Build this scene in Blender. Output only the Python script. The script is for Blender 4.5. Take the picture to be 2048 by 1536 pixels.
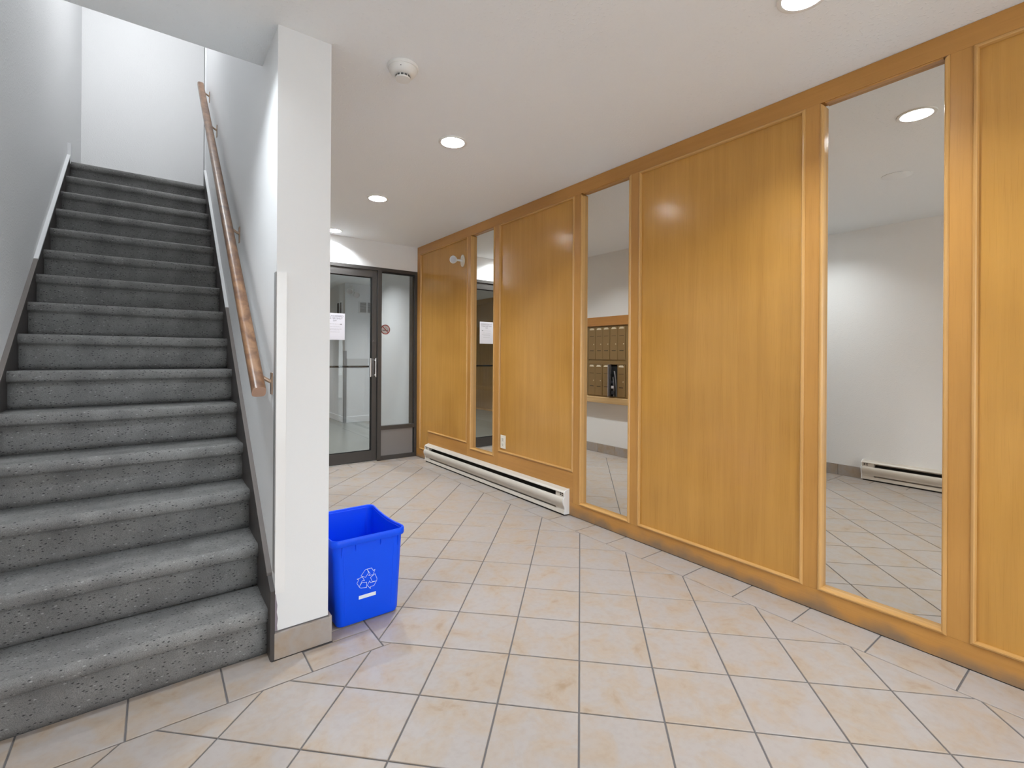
import bpy, bmesh, math, random
from mathutils import Vector, Matrix

# ------------------------------------------------------------------ clear
for o in list(bpy.data.objects):
    bpy.data.objects.remove(o)
scene = bpy.context.scene
COL = scene.collection
R = math.radians

# ------------------------------------------------------------------ camera
cam_data = bpy.data.cameras.new('camera')
cam_data.sensor_fit = 'HORIZONTAL'
cam_data.sensor_width = 36.0
cam_data.lens = 36.0 * 955.19 / 2048.0
cam_data.shift_x = 0.0
cam_data.shift_y = -(768.0 - 714.07) / 2048.0
cam_data.clip_start = 0.02
cam_data.clip_end = 200
cam = bpy.data.objects.new('camera', cam_data)
COL.objects.link(cam)
YAW = 0.64257
ROLL = 0.0064324
rot = Matrix.Rotation(-YAW, 4, 'Z') @ Matrix.Rotation(R(90), 4, 'X') @ Matrix.Rotation(ROLL, 4, 'Z')
cam.matrix_world = Matrix.Translation((0, 0, 1.15)) @ rot
scene.camera = cam

# ------------------------------------------------------------------ world: bright overcast sky outside the entrance
world = bpy.data.worlds.new('overcast_sky')
scene.world = world
world.use_nodes = True
wn = world.node_tree.nodes
wn['Background'].inputs[0].default_value = (0.90, 0.95, 1.0, 1)
wn['Background'].inputs[1].default_value = 4.9

# strengths of the lamps, seen and added
POT = 780.0
UPPER = 76.0
HALL = 1000.0

vs = scene.view_settings
vs.view_transform = 'Standard'
vs.look = 'None'
vs.gamma = 1.0
vs.use_curve_mapping = False
vs.exposure = 0.29

# ------------------------------------------------------------------ dimensions (metres)
W = 2.429          # face of the wood wall
YD = 5.08          # door wall
H = 2.406          # ceiling
X0, X1 = 0.369, 0.566   # stair wall
YP = 1.985         # front end of the stair wall
XL = -0.56         # left wall
YB = -2.4          # wall behind the camera
YS = 2.316         # edge of the stairwell opening
RISE, RUN, YN = 0.17867, 0.22185, 2.0165
HU = 2.68 + 2.4    # upper floor ceiling
YE = 6.0           # back wall of the landing
YW = 5.25          # end of the stair wall
XHL = -0.82        # hall left wall (wood)
random.seed(7)

# ------------------------------------------------------------------ materials
def nodes_of(m):
    m.use_nodes = True
    nt = m.node_tree
    return nt, nt.nodes, nt.links, nt.nodes['Principled BSDF']

def simple(name, col, rough=0.5, metal=0.0, spec=0.5, emit=None, estr=0.0):
    m = bpy.data.materials.new(name)
    nt, n, l, b = nodes_of(m)
    b.inputs['Base Color'].default_value = (*col, 1)
    b.inputs['Roughness'].default_value = rough
    b.inputs['Metallic'].default_value = metal
    b.inputs['Specular IOR Level'].default_value = spec
    if emit:
        b.inputs['Emission Color'].default_value = (*emit, 1)
        b.inputs['Emission Strength'].default_value = estr
    return m

def add_bump(m, scale, strength, dist=0.002, detail=3.0, lo=0.35, hi=0.65, rough=0.5):
    nt, n, l, b = nodes_of(m)
    tc = n.new('ShaderNodeTexCoord')
    nz = n.new('ShaderNodeTexNoise')
    nz.inputs['Scale'].default_value = scale
    nz.inputs['Detail'].default_value = detail
    nz.inputs['Roughness'].default_value = rough
    mr = n.new('ShaderNodeMapRange')
    mr.interpolation_type = 'SMOOTHSTEP'
    mr.inputs['From Min'].default_value = lo
    mr.inputs['From Max'].default_value = hi
    bp = n.new('ShaderNodeBump')
    bp.inputs['Strength'].default_value = strength
    bp.inputs['Distance'].default_value = dist
    l.new(tc.outputs['Object'], nz.inputs['Vector'])
    l.new(nz.outputs['Fac'], mr.inputs['Value'])
    l.new(mr.outputs['Result'], bp.inputs['Height'])
    l.new(bp.outputs['Normal'], b.inputs['Normal'])
    return m

def ramp(n, stops):
    r = n.new('ShaderNodeValToRGB')
    e = r.color_ramp.elements
    e[0].position, e[0].color = stops[0][0], (*stops[0][1], 1)
    e[1].position, e[1].color = stops[-1][0], (*stops[-1][1], 1)
    for p, c in stops[1:-1]:
        x = e.new(p)
        x.color = (*c, 1)
    return r

M = {}
M['wall'] = add_bump(simple('wall_paint', (0.875, 0.88, 0.885), 0.55), 95, 0.35, 0.0016, 2.0, 0.52, 0.72)
M['wall_fine'] = add_bump(simple('fine_wall_paint', (0.80, 0.81, 0.82), 0.5), 120, 0.10, 0.0010, 2.0, 0.5, 0.75)
M['ceiling'] = add_bump(simple('ceiling_paint', (0.885, 0.91, 0.93), 0.6), 75, 0.45, 0.0022, 2.0, 0.55, 0.75)
M['smooth_white'] = simple('smooth_white_paint', (0.80, 0.81, 0.825), 0.35)
M['plastic_white'] = simple('white_plastic', (0.82, 0.82, 0.80), 0.3)
M['plastic_cream'] = simple('cream_plastic', (0.78, 0.73, 0.62), 0.4)
M['grout'] = add_bump(simple('grout', (0.15, 0.14, 0.14), 0.9), 400, 0.3, 0.001)
M['bronze'] = simple('dark_bronze_aluminium', (0.072, 0.066, 0.062), 0.38, 0.35)
M['bronze_panel'] = simple('bronze_sheet_panel', (0.26, 0.25, 0.25), 0.4, 0.2)
M['black'] = simple('black_gap', (0.008, 0.008, 0.008), 0.7)
M['dark_metal'] = simple('dark_fin_metal', (0.02, 0.018, 0.016), 0.5, 0.3)
M['alu'] = simple('brushed_aluminium', (0.62, 0.62, 0.62), 0.3, 0.9)
M['heater'] = simple('almond_enamel', (0.60, 0.55, 0.48), 0.32)
M['heater_end'] = simple('white_enamel', (0.80, 0.80, 0.80), 0.35)
M['bracket'] = simple('bronze_bracket', (0.50, 0.36, 0.26), 0.35, 0.6)
M['skirt'] = simple('dark_brown_stain', (0.052, 0.045, 0.043), 0.5)
M['skirt_cap'] = simple('worn_brown_stain', (0.16, 0.14, 0.13), 0.6)
M['paper'] = simple('white_paper', (0.80, 0.79, 0.86), 0.7)
M['ink'] = simple('grey_ink', (0.22, 0.21, 0.25), 0.8)
M['newsprint'] = simple('newsprint', (0.62, 0.60, 0.62), 0.8)
M['newsink'] = simple('newspaper_ink', (0.03, 0.03, 0.035), 0.8)
M['sign_red'] = simple('sign_red', (0.36, 0.05, 0.05), 0.5)
M['sign_clear'] = simple('sign_backing', (0.66, 0.64, 0.65), 0.4)
M['bin'] = simple('blue_plastic', (0.0, 0.082, 0.92), 0.38, spec=0.3)
M['bin_print'] = simple('white_print', (0.80, 0.86, 0.92), 0.5)
M['mailbox'] = simple('bronze_mailbox_paint', (0.235, 0.15, 0.062), 0.42, 0.1)
M['mailbox_dark'] = simple('dark_slot', (0.02, 0.013, 0.005), 0.6)
M['mailbox_in'] = simple('mailbox_interior', (0.22, 0.21, 0.22), 0.5)
M['label'] = simple('label_card', (0.80, 0.72, 0.55), 0.6)
M['brass'] = simple('brass_lock', (0.70, 0.60, 0.42), 0.3, 0.8)
M['hall_floor'] = add_bump(simple('hall_vinyl', (0.25, 0.255, 0.23), 0.22), 30, 0.05)
M['asphalt'] = simple('pavement', (0.62, 0.61, 0.59), 0.9)
M['lamp'] = simple('lamp_lens', (0.9, 0.9, 0.9), 0.4, emit=(0.89, 0.955, 1.0), estr=POT)
M['lamp_stair'] = simple('stair_foot_lamp_lens', (0.9, 0.9, 0.9), 0.4, emit=(0.89, 0.955, 1.0), estr=POT * 0.6)  # lens of the lamp added over the stair foot
M['lamp_upper'] = simple('upper_lamp_lens', (0.9, 0.9, 0.9), 0.4, emit=(0.98, 0.99, 1.0), estr=UPPER)
M['lamp_hall'] = simple('hall_lamp_lens', (0.9, 0.9, 0.9), 0.4, emit=(0.98, 0.99, 1.0), estr=HALL)
M['reflector'] = simple('white_reflector', (0.85, 0.85, 0.85), 0.25)
M['grille_back'] = simple('grille_shadow', (0.10, 0.10, 0.10), 0.8)
M['grille'] = simple('grille_grey', (0.46, 0.46, 0.46), 0.5)
M['chip'] = simple('bare_primer', (0.30, 0.26, 0.30), 0.8)

def mirror_mat():
    m = bpy.data.materials.new('silvered_mirror')
    nt, n, l, b = nodes_of(m)
    b.inputs['Base Color'].default_value = (0.78, 0.765, 0.725, 1)
    b.inputs['Metallic'].default_value = 1.0
    b.inputs['Roughness'].default_value = 0.0
    return m
M['mirror'] = mirror_mat()

def glass_mat(name, tint=(0.93, 0.95, 0.95), rough=0.0, refl=1.0):
    m = bpy.data.materials.new(name)
    m.use_nodes = True
    nt = m.node_tree
    n, l = nt.nodes, nt.links
    n.clear()
    out = n.new('ShaderNodeOutputMaterial')
    tr = n.new('ShaderNodeBsdfTransparent')
    tr.inputs[0].default_value = (*tint, 1)
    gl = n.new('ShaderNodeBsdfGlossy')
    gl.inputs['Roughness'].default_value = rough
    lw = n.new('ShaderNodeLayerWeight')        # Schlick reflectance, the same from both faces of the pane
    pw = n.new('ShaderNodeMath')
    pw.operation = 'POWER'
    pw.inputs[1].default_value = 4.9
    mu = n.new('ShaderNodeMath')
    mu.operation = 'MULTIPLY_ADD'
    mu.inputs[1].default_value = 0.95 * refl
    mu.inputs[2].default_value = 0.045 * refl
    lw.inputs['Blend'].default_value = 0.5
    mx = n.new('ShaderNodeMixShader')
    l.new(lw.outputs['Facing'], pw.inputs[0])
    l.new(pw.outputs[0], mu.inputs[0])
    l.new(mu.outputs[0], mx.inputs[0])
    l.new(tr.outputs[0], mx.inputs[1])
    l.new(gl.outputs[0], mx.inputs[2])
    l.new(mx.outputs[0], out.inputs[0])
    return m
M['glass'] = glass_mat('clear_glass', (0.90, 0.92, 0.92), 0.0, 0.9)
M['window_glass'] = glass_mat('window_glass', (0.95, 0.96, 0.96), 0.0, 0.8)

def wood(name, c_lo, c_hi, axis='Z', rough=0.30, stain=False, contrast=1.0):
    m = bpy.data.materials.new(name)
    nt, n, l, b = nodes_of(m)
    tc = n.new('ShaderNodeTexCoord')
    oi = n.new('ShaderNodeObjectInfo')
    mp = n.new('ShaderNodeMapping')
    sc = {'Z': (26, 26, 1.1), 'Y': (26, 1.1, 26), 'X': (1.1, 26, 26)}[axis]
    mp.inputs['Scale'].default_value = sc
    vm = n.new('ShaderNodeVectorMath')
    vm.operation = 'ADD'
    sh = n.new('ShaderNodeMath')
    sh.operation = 'MULTIPLY'
    sh.inputs[1].default_value = 37.0
    l.new(oi.outputs['Random'], sh.inputs[0])
    l.new(tc.outputs['Object'], vm.inputs[0])
    l.new(sh.outputs[0], vm.inputs[1])
    l.new(vm.outputs[0], mp.inputs['Vector'])
    nz = n.new('ShaderNodeTexNoise')
    nz.inputs['Scale'].default_value = 1.0
    nz.inputs['Detail'].default_value = 6
    nz.inputs['Distortion'].default_value = 0.6
    l.new(mp.outputs[0], nz.inputs['Vector'])
    big = n.new('ShaderNodeTexNoise')
    big.inputs['Scale'].default_value = 1.7
    big.inputs['Detail'].default_value = 2
    l.new(vm.outputs[0], big.inputs['Vector'])
    mid = tuple((a + c) / 2 for a, c in zip(c_lo, c_hi))
    rp = ramp(n, [(0.5 - 0.22 / contrast, c_lo), (0.5, mid), (0.5 + 0.22 / contrast, c_hi)])
    l.new(nz.outputs['Fac'], rp.inputs[0])
    mx = n.new('ShaderNodeMixRGB')
    mx.blend_type = 'MULTIPLY'
    rb = ramp(n, [(0.35, (0.90, 0.88, 0.84)), (0.65, (1.04, 1.04, 1.05))])
    l.new(big.outputs['Fac'], rb.inputs[0])
    mx.inputs[0].default_value = 1.0
    l.new(rp.outputs[0], mx.inputs[1])
    l.new(rb.outputs[0], mx.inputs[2])
    last = mx.outputs[0]
    # fine dark pores
    mp2 = n.new('ShaderNodeMapping')
    mp2.inputs['Scale'].default_value = tuple(s * 9 if s > 5 else s * 6 for s in sc)
    l.new(vm.outputs[0], mp2.inputs['Vector'])
    pz = n.new('ShaderNodeTexNoise')
    pz.inputs['Scale'].default_value = 1.0
    pz.inputs['Detail'].default_value = 2
    l.new(mp2.outputs[0], pz.inputs['Vector'])
    pr = ramp(n, [(0.30, (0.86, 0.83, 0.78)), (0.44, (1, 1, 1))])
    l.new(pz.outputs['Fac'], pr.inputs[0])
    m3 = n.new('ShaderNodeMixRGB')
    m3.blend_type = 'MULTIPLY'
    m3.inputs[0].default_value = 0.55
    l.new(last, m3.inputs[1])
    l.new(pr.outputs[0], m3.inputs[2])
    last = m3.outputs[0]
    if stain:      # mop scuffs along the foot of the bottom rail
        geo = n.new('ShaderNodeNewGeometry')
        sp = n.new('ShaderNodeSeparateXYZ')
        l.new(geo.outputs['Position'], sp.inputs[0])
        nn = n.new('ShaderNodeTexNoise')
        nn.inputs['Scale'].default_value = 7
        nn.inputs['Detail'].default_value = 4
        l.new(geo.outputs['Position'], nn.inputs['Vector'])
        ma = n.new('ShaderNodeMath')
        ma.operation = 'MULTIPLY_ADD'
        ma.inputs[1].default_value = -0.16
        ma.inputs[2].default_value = 0.078
        l.new(nn.outputs['Fac'], ma.inputs[0])      # stain height
        ad = n.new('ShaderNodeMath')
        ad.operation = 'ADD'
        l.new(ma.outputs[0], ad.inputs[0])
        l.new(sp.outputs['Z'], ad.inputs[1])
        mr = n.new('ShaderNodeMapRange')
        mr.inputs['From Min'].default_value = 0.0
        mr.inputs['From Max'].default_value = 0.062
        mr.inputs['To Min'].default_value = 0.75
        mr.inputs['To Max'].default_value = 0.0
        l.new(ad.outputs[0], mr.inputs['Value'])
        m4 = n.new('ShaderNodeMixRGB')
        m4.inputs[2].default_value = (0.16, 0.13, 0.105, 1)
        l.new(mr.outputs[0], m4.inputs[0])
        l.new(last, m4.inputs[1])
        last = m4.outputs[0]
    l.new(last, b.inputs['Base Color'])
    b.inputs['Roughness'].default_value = rough
    bp = n.new('ShaderNodeBump')
    bp.inputs['Strength'].default_value = 0.12
    bp.inputs['Distance'].default_value = 0.0006
    l.new(pz.outputs['Fac'], bp.inputs['Height'])
    l.new(bp.outputs[0], b.inputs['Normal'])
    return m

M['oak'] = wood('oak_veneer', (0.49, 0.248, 0.052), (0.56, 0.29, 0.064), 'Z', 0.19)
M['oak_stile'] = wood('oak_stile', (0.475, 0.232, 0.055), (0.54, 0.27, 0.068), 'Z', 0.28)
M['oak_rail'] = wood('oak_rail', (0.465, 0.222, 0.052), (0.53, 0.26, 0.065), 'Y', 0.28, stain=True)
M['oak_bead'] = wood('oak_bead', (0.53, 0.285, 0.09), (0.62, 0.36, 0.13), 'Z', 0.25)
M['oak_bead_h'] = wood('oak_bead_h', (0.53, 0.285, 0.09), (0.62, 0.36, 0.13), 'Y', 0.25)
M['oak_hall'] = wood('hall_oak', (0.33, 0.185, 0.06), (0.43, 0.25, 0.09), 'Z', 0.3)
M['oak_mail'] = wood('mail_oak', (0.38, 0.17, 0.045), (0.46, 0.22, 0.06), 'Y', 0.35)
M['oak_ledge'] = wood('ledge_oak', (0.52, 0.35, 0.17), (0.62, 0.43, 0.22), 'Y', 0.4)
M['rail_wood'] = wood('handrail_wood', (0.12, 0.054, 0.025), (0.27, 0.145, 0.072), 'Y', 0.34, contrast=1.4)
M['rail_end'] = simple('handrail_end_grain', (0.42, 0.27, 0.20), 0.5)

def tile_mat(name, base, blot, dark, rough=0.28):
    m = bpy.data.materials.new(name)
    nt, n, l, b = nodes_of(m)
    tc = n.new('ShaderNodeTexCoord')
    oi = n.new('ShaderNodeObjectInfo')
    sh = n.new('ShaderNodeMath')
    sh.operation = 'MULTIPLY'
    sh.inputs[1].default_value = 53.0
    vm = n.new('ShaderNodeVectorMath')
    vm.operation = 'ADD'
    l.new(oi.outputs['Random'], sh.inputs[0])
    l.new(tc.outputs['Object'], vm.inputs[0])
    l.new(sh.outputs[0], vm.inputs[1])
    n1 = n.new('ShaderNodeTexNoise')
    n1.inputs['Scale'].default_value = 9
    n1.inputs['Detail'].default_value = 5
    n1.inputs['Roughness'].default_value = 0.6
    n1.inputs['Distortion'].default_value = 0.5
    l.new(vm.outputs[0], n1.inputs['Vector'])
    r1 = ramp(n, [(0.42, base), (0.62, blot), (0.78, dark)])
    l.new(n1.outputs['Fac'], r1.inputs[0])
    n2 = n.new('ShaderNodeTexNoise')
    n2.inputs['Scale'].default_value = 45
    n2.inputs['Detail'].default_value = 4
    l.new(vm.outputs[0], n2.inputs['Vector'])
    r2 = ramp(n, [(0.3, (0.95, 0.94, 0.92)), (0.55, (1.0, 1.0, 1.0))])
    l.new(n2.outputs['Fac'], r2.inputs[0])
    mx = n.new('ShaderNodeMixRGB')
    mx.blend_type = 'MULTIPLY'
    mx.inputs[0].default_value = 1
    l.new(r1.outputs[0], mx.inputs[1])
    l.new(r2.outputs[0], mx.inputs[2])
    l.new(mx.outputs[0], b.inputs['Base Color'])
    b.inputs['Roughness'].default_value = rough
    b.inputs['Specular IOR Level'].default_value = 0.35
    bp = n.new('ShaderNodeBump')
    bp.inputs['Strength'].default_value = 0.10
    bp.inputs['Distance'].default_value = 0.001
    l.new(n2.outputs['Fac'], bp.inputs['Height'])
    l.new(bp.outputs[0], b.inputs['Normal'])
    return m
M['tile'] = tile_mat('ceramic_tile', (0.385, 0.348, 0.328), (0.39, 0.318, 0.255), (0.33, 0.24, 0.165), 0.36)

def carpet_mat():
    m = bpy.data.materials.new('grey_flecked_carpet')
    nt, n, l, b = nodes_of(m)
    tc = n.new('ShaderNodeTexCoord')
    def rot_map(rx):
        mp = n.new('ShaderNodeMapping')
        mp.inputs['Rotation'].default_value = (R(45), 0, 0)
        mp.inputs['Scale'].default_value = rx
        l.new(tc.outputs['UV'], mp.inputs['Vector'])
        return mp
    # UV unfolds the runner in metres, so the fleck pattern wraps over nose and riser
    mpa = n.new('ShaderNodeMapping')
    mpa.inputs['Rotation'].default_value = (0, 0, R(45))
    mpa.inputs['Scale'].default_value = (1.0, 2.1, 1.0)
    l.new(tc.outputs['UV'], mpa.inputs['Vector'])
    vo = n.new('ShaderNodeTexVoronoi')
    vo.inputs['Scale'].default_value = 60
    vo.inputs['Randomness'].default_value = 0.55
    l.new(mpa.outputs[0], vo.inputs['Vector'])
    r0 = ramp(n, [(0.16, (1, 1, 1)), (0.30, (0, 0, 0))])
    l.new(vo.outputs['Distance'], r0.inputs[0])
    # only some cells carry a dark fleck
    sep = n.new('ShaderNodeSeparateColor')
    l.new(vo.outputs['Color'], sep.inputs[0])
    gt = n.new('ShaderNodeMath')
    gt.operation = 'GREATER_THAN'
    gt.inputs[1].default_value = 0.36
    l.new(sep.outputs[0], gt.inputs[0])
    mu = n.new('ShaderNodeMath')
    mu.operation = 'MULTIPLY'
    l.new(r0.outputs[0], mu.inputs[0])
    l.new(gt.outputs[0], mu.inputs[1])
    lt = n.new('ShaderNodeMath')
    lt.operation = 'LESS_THAN'
    lt.inputs[1].default_value = 0.16
    l.new(sep.outputs[0], lt.inputs[0])
    mu2 = n.new('ShaderNodeMath')
    mu2.operation = 'MULTIPLY'
    l.new(r0.outputs[0], mu2.inputs[0])
    l.new(lt.outputs[0], mu2.inputs[1])
    big = n.new('ShaderNodeTexNoise')
    big.inputs['Scale'].default_value = 7
    big.inputs['Detail'].default_value = 4
    l.new(tc.outputs['Object'], big.inputs['Vector'])
    rb = ramp(n, [(0.3, (0.165, 0.163, 0.16)), (0.7, (0.265, 0.262, 0.257))])
    l.new(big.outputs['Fac'], rb.inputs[0])
    fine = n.new('ShaderNodeTexNoise')
    fine.inputs['Scale'].default_value = 420
    fine.inputs['Detail'].default_value = 2
    l.new(tc.outputs['Object'], fine.inputs['Vector'])
    rf = ramp(n, [(0.3, (0.72, 0.72, 0.72)), (0.7, (1.2, 1.2, 1.2))])
    l.new(fine.outputs['Fac'], rf.inputs[0])
    mx = n.new('ShaderNodeMixRGB')
    mx.blend_type = 'MULTIPLY'
    mx.inputs[0].default_value = 1
    l.new(rb.outputs[0], mx.inputs[1])
    l.new(rf.outputs[0], mx.inputs[2])
    m1 = n.new('ShaderNodeMixRGB')
    m1.inputs[2].default_value = (0.055, 0.055, 0.057, 1)
    l.new(mu.outputs[0], m1.inputs[0])
    l.new(mx.outputs[0], m1.inputs[1])
    m2 = n.new('ShaderNodeMixRGB')
    m2.inputs[2].default_value = (0.36, 0.36, 0.35, 1)
    l.new(mu2.outputs[0], m2.inputs[0])
    l.new(m1.outputs[0], m2.inputs[1])
    l.new(m2.outputs[0], b.inputs['Base Color'])
    b.inputs['Roughness'].default_value = 0.95
    b.inputs['Specular IOR Level'].default_value = 0.1
    bp = n.new('ShaderNodeBump')
    bp.inputs['Strength'].default_value = 0.5
    bp.inputs['Distance'].default_value = 0.003
    l.new(fine.outputs['Fac'], bp.inputs['Height'])
    l.new(bp.outputs[0], b.inputs['Normal'])
    return m
M['carpet'] = carpet_mat()

# ------------------------------------------------------------------ mesh helpers (all in world metres)
def add_box(bm, x0, x1, y0, y1, z0, z1, bev=0.0):
    x0, x1 = sorted((x0, x1)); y0, y1 = sorted((y0, y1)); z0, z1 = sorted((z0, z1))
    vs_ = [bm.verts.new(p) for p in ((x0, y0, z0), (x1, y0, z0), (x1, y1, z0), (x0, y1, z0),
                                     (x0, y0, z1), (x1, y0, z1), (x1, y1, z1), (x0, y1, z1))]
    fs = [bm.faces.new([vs_[i] for i in f]) for f in ((0, 3, 2, 1), (4, 5, 6, 7), (0, 1, 5, 4), (1, 2, 6, 5), (2, 3, 7, 6), (3, 0, 4, 7))]
    if bev:
        es = list({e for f in fs for e in f.edges})
        bmesh.ops.bevel(bm, geom=es, offset=bev, segments=2, affect='EDGES', profile=0.6)
    return bm

def box(x0, x1, y0, y1, z0, z1, bev=0.0):
    return add_box(bmesh.new(), x0, x1, y0, y1, z0, z1, bev)

def add_prism(bm, pts, axis, a, b):
    """pts: 2-D outline; extruded along axis from a to b. axis X: pts=(y,z); Y: (x,z); Z: (x,y)"""
    def P(p, t):
        return {'X': (t, p[0], p[1]), 'Y': (p[0], t, p[1]), 'Z': (p[0], p[1], t)}[axis]
    lo = [bm.verts.new(P(p, a)) for p in pts]
    hi = [bm.verts.new(P(p, b)) for p in pts]
    nn = len(pts)
    for i in range(nn):
        bm.faces.new((lo[i], lo[(i + 1) % nn], hi[(i + 1) % nn], hi[i]))
    bm.faces.new(lo[::-1])
    bm.faces.new(hi)
    bmesh.ops.recalc_face_normals(bm, faces=bm.faces)
    return bm

def prism(pts, axis, a, b):
    return add_prism(bmesh.new(), pts, axis, a, b)

def add_lathe(bm, prof, mat4, seg=32):
    """prof: (radius, height) along local z"""
    rings = []
    for r, h in prof:
        if r < 1e-6:
            rings.append([bm.verts.new(mat4 @ Vector((0, 0, h)))])
        else:
            rings.append([bm.verts.new(mat4 @ Vector((r * math.cos(2 * math.pi * i / seg), r * math.sin(2 * math.pi * i / seg), h))) for i in range(seg)])
    for a, b in zip(rings, rings[1:]):
        for i in range(seg):
            j = (i + 1) % seg
            if len(a) == 1 and len(b) == 1:
                continue
            if len(a) == 1:
                bm.faces.new((a[0], b[j], b[i]))
            elif len(b) == 1:
                bm.faces.new((a[i], a[j], b[0]))
            else:
                bm.faces.new((a[i], a[j], b[j], b[i]))
    return bm

def lathe(prof, loc=(0, 0, 0), direction=(0, 0, 1), seg=32):
    q = Vector((0, 0, 1)).rotation_difference(Vector(direction)).to_matrix().to_4x4()
    return add_lathe(bmesh.new(), prof, Matrix.Translation(loc) @ q, seg)

def add_tube(bm, pts, r, seg=10, square=0.0):
    pts = [Vector(p) for p in pts]
    rings = []
    for i, p in enumerate(pts):
        if i == 0: t = pts[1] - p
        elif i == len(pts) - 1: t = p - pts[-2]
        else: t = (pts[i + 1] - p).normalized() + (p - pts[i - 1]).normalized()
        t.normalize()
        ref = Vector((0, 0, 1)) if abs(t.z) < 0.9 else Vector((1, 0, 0))
        u = t.cross(ref).normalized(); v = u.cross(t)
        ring = []
        for k in range(seg):
            a = 2 * math.pi * (k + 0.5) / seg
            c, s = math.cos(a), math.sin(a)
            if square:
                e = 2.0 / square
                c = math.copysign(abs(c) ** e, c); s = math.copysign(abs(s) ** e, s)
            ring.append(bm.verts.new(p + u * (r * c) + v * (r * s)))
        rings.append(ring)
    for a, b in zip(rings, rings[1:]):
        for k in range(seg):
            bm.faces.new((a[k], a[(k + 1) % seg], b[(k + 1) % seg], b[k]))
    bm.faces.new(rings[0][::-1]); bm.faces.new(rings[-1])
    bmesh.ops.recalc_face_normals(bm, faces=bm.faces)
    return bm

def obj(name, bm, mat, parent=None, smooth=False, kind=None, recalc=True):
    """links bm (world coordinates) as one mesh object; parent may sit anywhere"""
    if recalc:
        bmesh.ops.recalc_face_normals(bm, faces=bm.faces)
    me = bpy.data.meshes.new(name)
    bm.to_mesh(me); bm.free()
    if isinstance(mat, (list, tuple)):
        for m_ in mat: me.materials.append(m_)
    else:
        me.materials.append(mat)
    o = bpy.data.objects.new(name, me)
    COL.objects.link(o)
    # own origin at the centre of the piece
    vsx = [v.co for v in me.vertices]
    c = Vector([(min(v[i] for v in vsx) + max(v[i] for v in vsx)) / 2 for i in range(3)])
    me.transform(Matrix.Translation(-c))
    base = parent_world(parent)
    o.parent = parent
    o.location = c - base
    if smooth:
        me.polygons.foreach_set('use_smooth', [True] * len(me.polygons))
        try:
            me.set_sharp_from_angle(angle=R(40))
        except Exception:
            pass
    if kind: o['kind'] = kind
    return o

def parent_world(p):
    v = Vector((0, 0, 0))
    while p is not None:
        v = v + p.location
        p = p.parent
    return v

def thing(name, label, cat, loc, group=None, kind=None):
    e = bpy.data.objects.new(name, None)
    e.empty_display_size = 0.05
    COL.objects.link(e)
    e.location = loc
    if label: e['label'] = label
    if cat: e['category'] = cat
    if group: e['group'] = group
    if kind: e['kind'] = kind
    return e

def tag(o, label, cat, group=None):
    o['label'] = label; o['category'] = cat
    if group: o['group'] = group
    return o

def struct(name, bm, mat, label=None, cat=None, smooth=False):
    o = obj(name, bm, mat, None, smooth, 'structure')
    if label: o['label'] = label
    o['category'] = cat or name.split('_')[0]
    return o

def holed_plane(bounds_pts, holes, z, seg=36):
    bm = bmesh.new()
    def loop(pts):
        vv = [bm.verts.new((p[0], p[1], z)) for p in pts]
        return [bm.edges.new((vv[i], vv[(i + 1) % len(vv)])) for i in range(len(vv))]
    es = loop(bounds_pts)
    for cx, cy, r in holes:
        es += loop([(cx + r * math.cos(2 * math.pi * i / seg), cy + r * math.sin(2 * math.pi * i / seg)) for i in range(seg)])
    bmesh.ops.triangle_fill(bm, edges=es, use_beauty=True)
    for f in bm.faces:
        if f.normal.z > 0: f.normal_flip()
    return bm

# ------------------------------------------------------------------ the shell
POTS = [(1.392, 2.452), (1.416, 3.690), (1.432, 4.900), (1.79, 0.722), (0.0, 1.955), (1.00, -0.85)]
HPOTS = [(1.72, 5.9), (1.1, 9.3), (3.5, 7.2), (0.9, 7.4)]  # first one added out of view to brighten the wall behind the sidelight
RH = 0.070
ceil_pts = [(XL, YB), (W + 0.06, YB), (W + 0.06, YD + 0.06), (X1, YD + 0.06), (X1 - 0.1, YD + 0.06), (X1 - 0.1, YS), (XL, YS)]
o = struct('ceiling', holed_plane(ceil_pts, [(x, y, RH) for x, y in POTS], H), M['ceiling'], 'white textured lobby ceiling with recessed lights')
# thickness of the floor slab seen at the stairwell opening
struct('trim_1', box(XL, X0, YS - 0.12, YS, H + 0.002, 2.68), M['ceiling'], 'edge of the ceiling slab above the stairs')

wl = struct('wall_left', box(XL - 0.12, XL, YB, YE + 0.12, 0.0, HU), M['wall'], 'white textured wall left of the stairs')
ws = struct('wall_stair', box(X0, X1, YP, YW, 0.0, HU), M['wall_fine'], 'white wall end between the stairs and the lobby')
struct('wall_landing', box(XL, 1.6, YE, YE + 0.12, 2.405, HU), M['wall'], 'bright white wall at the top of the stairs')
struct('wall_landing_side', box(1.5, 1.62, YD + 0.1, YE, 2.68, HU), M['wall'], 'white wall beside the upper landing')
struct('wall_landing_front', box(X1, 1.62, YW - 0.12, YW, 2.68, HU), M['wall'], 'white wall closing the upper landing')
struct('wall_upper', box(XL, X0, YS - 0.12, YS, 2.68, HU), M['wall'], 'white wall of the upper stairwell')
struct('ceiling_upper', box(XL, 1.62, YS - 0.12, YE + 0.12, HU, HU + 0.1), M['ceiling'], 'white ceiling of the upper stairwell')
struct('floor_landing', box(XL, 1.62, YN + 14 * RUN + 0.05, YE, H + 0.01, 2.678), M['carpet'], 'carpeted upper landing')
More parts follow.
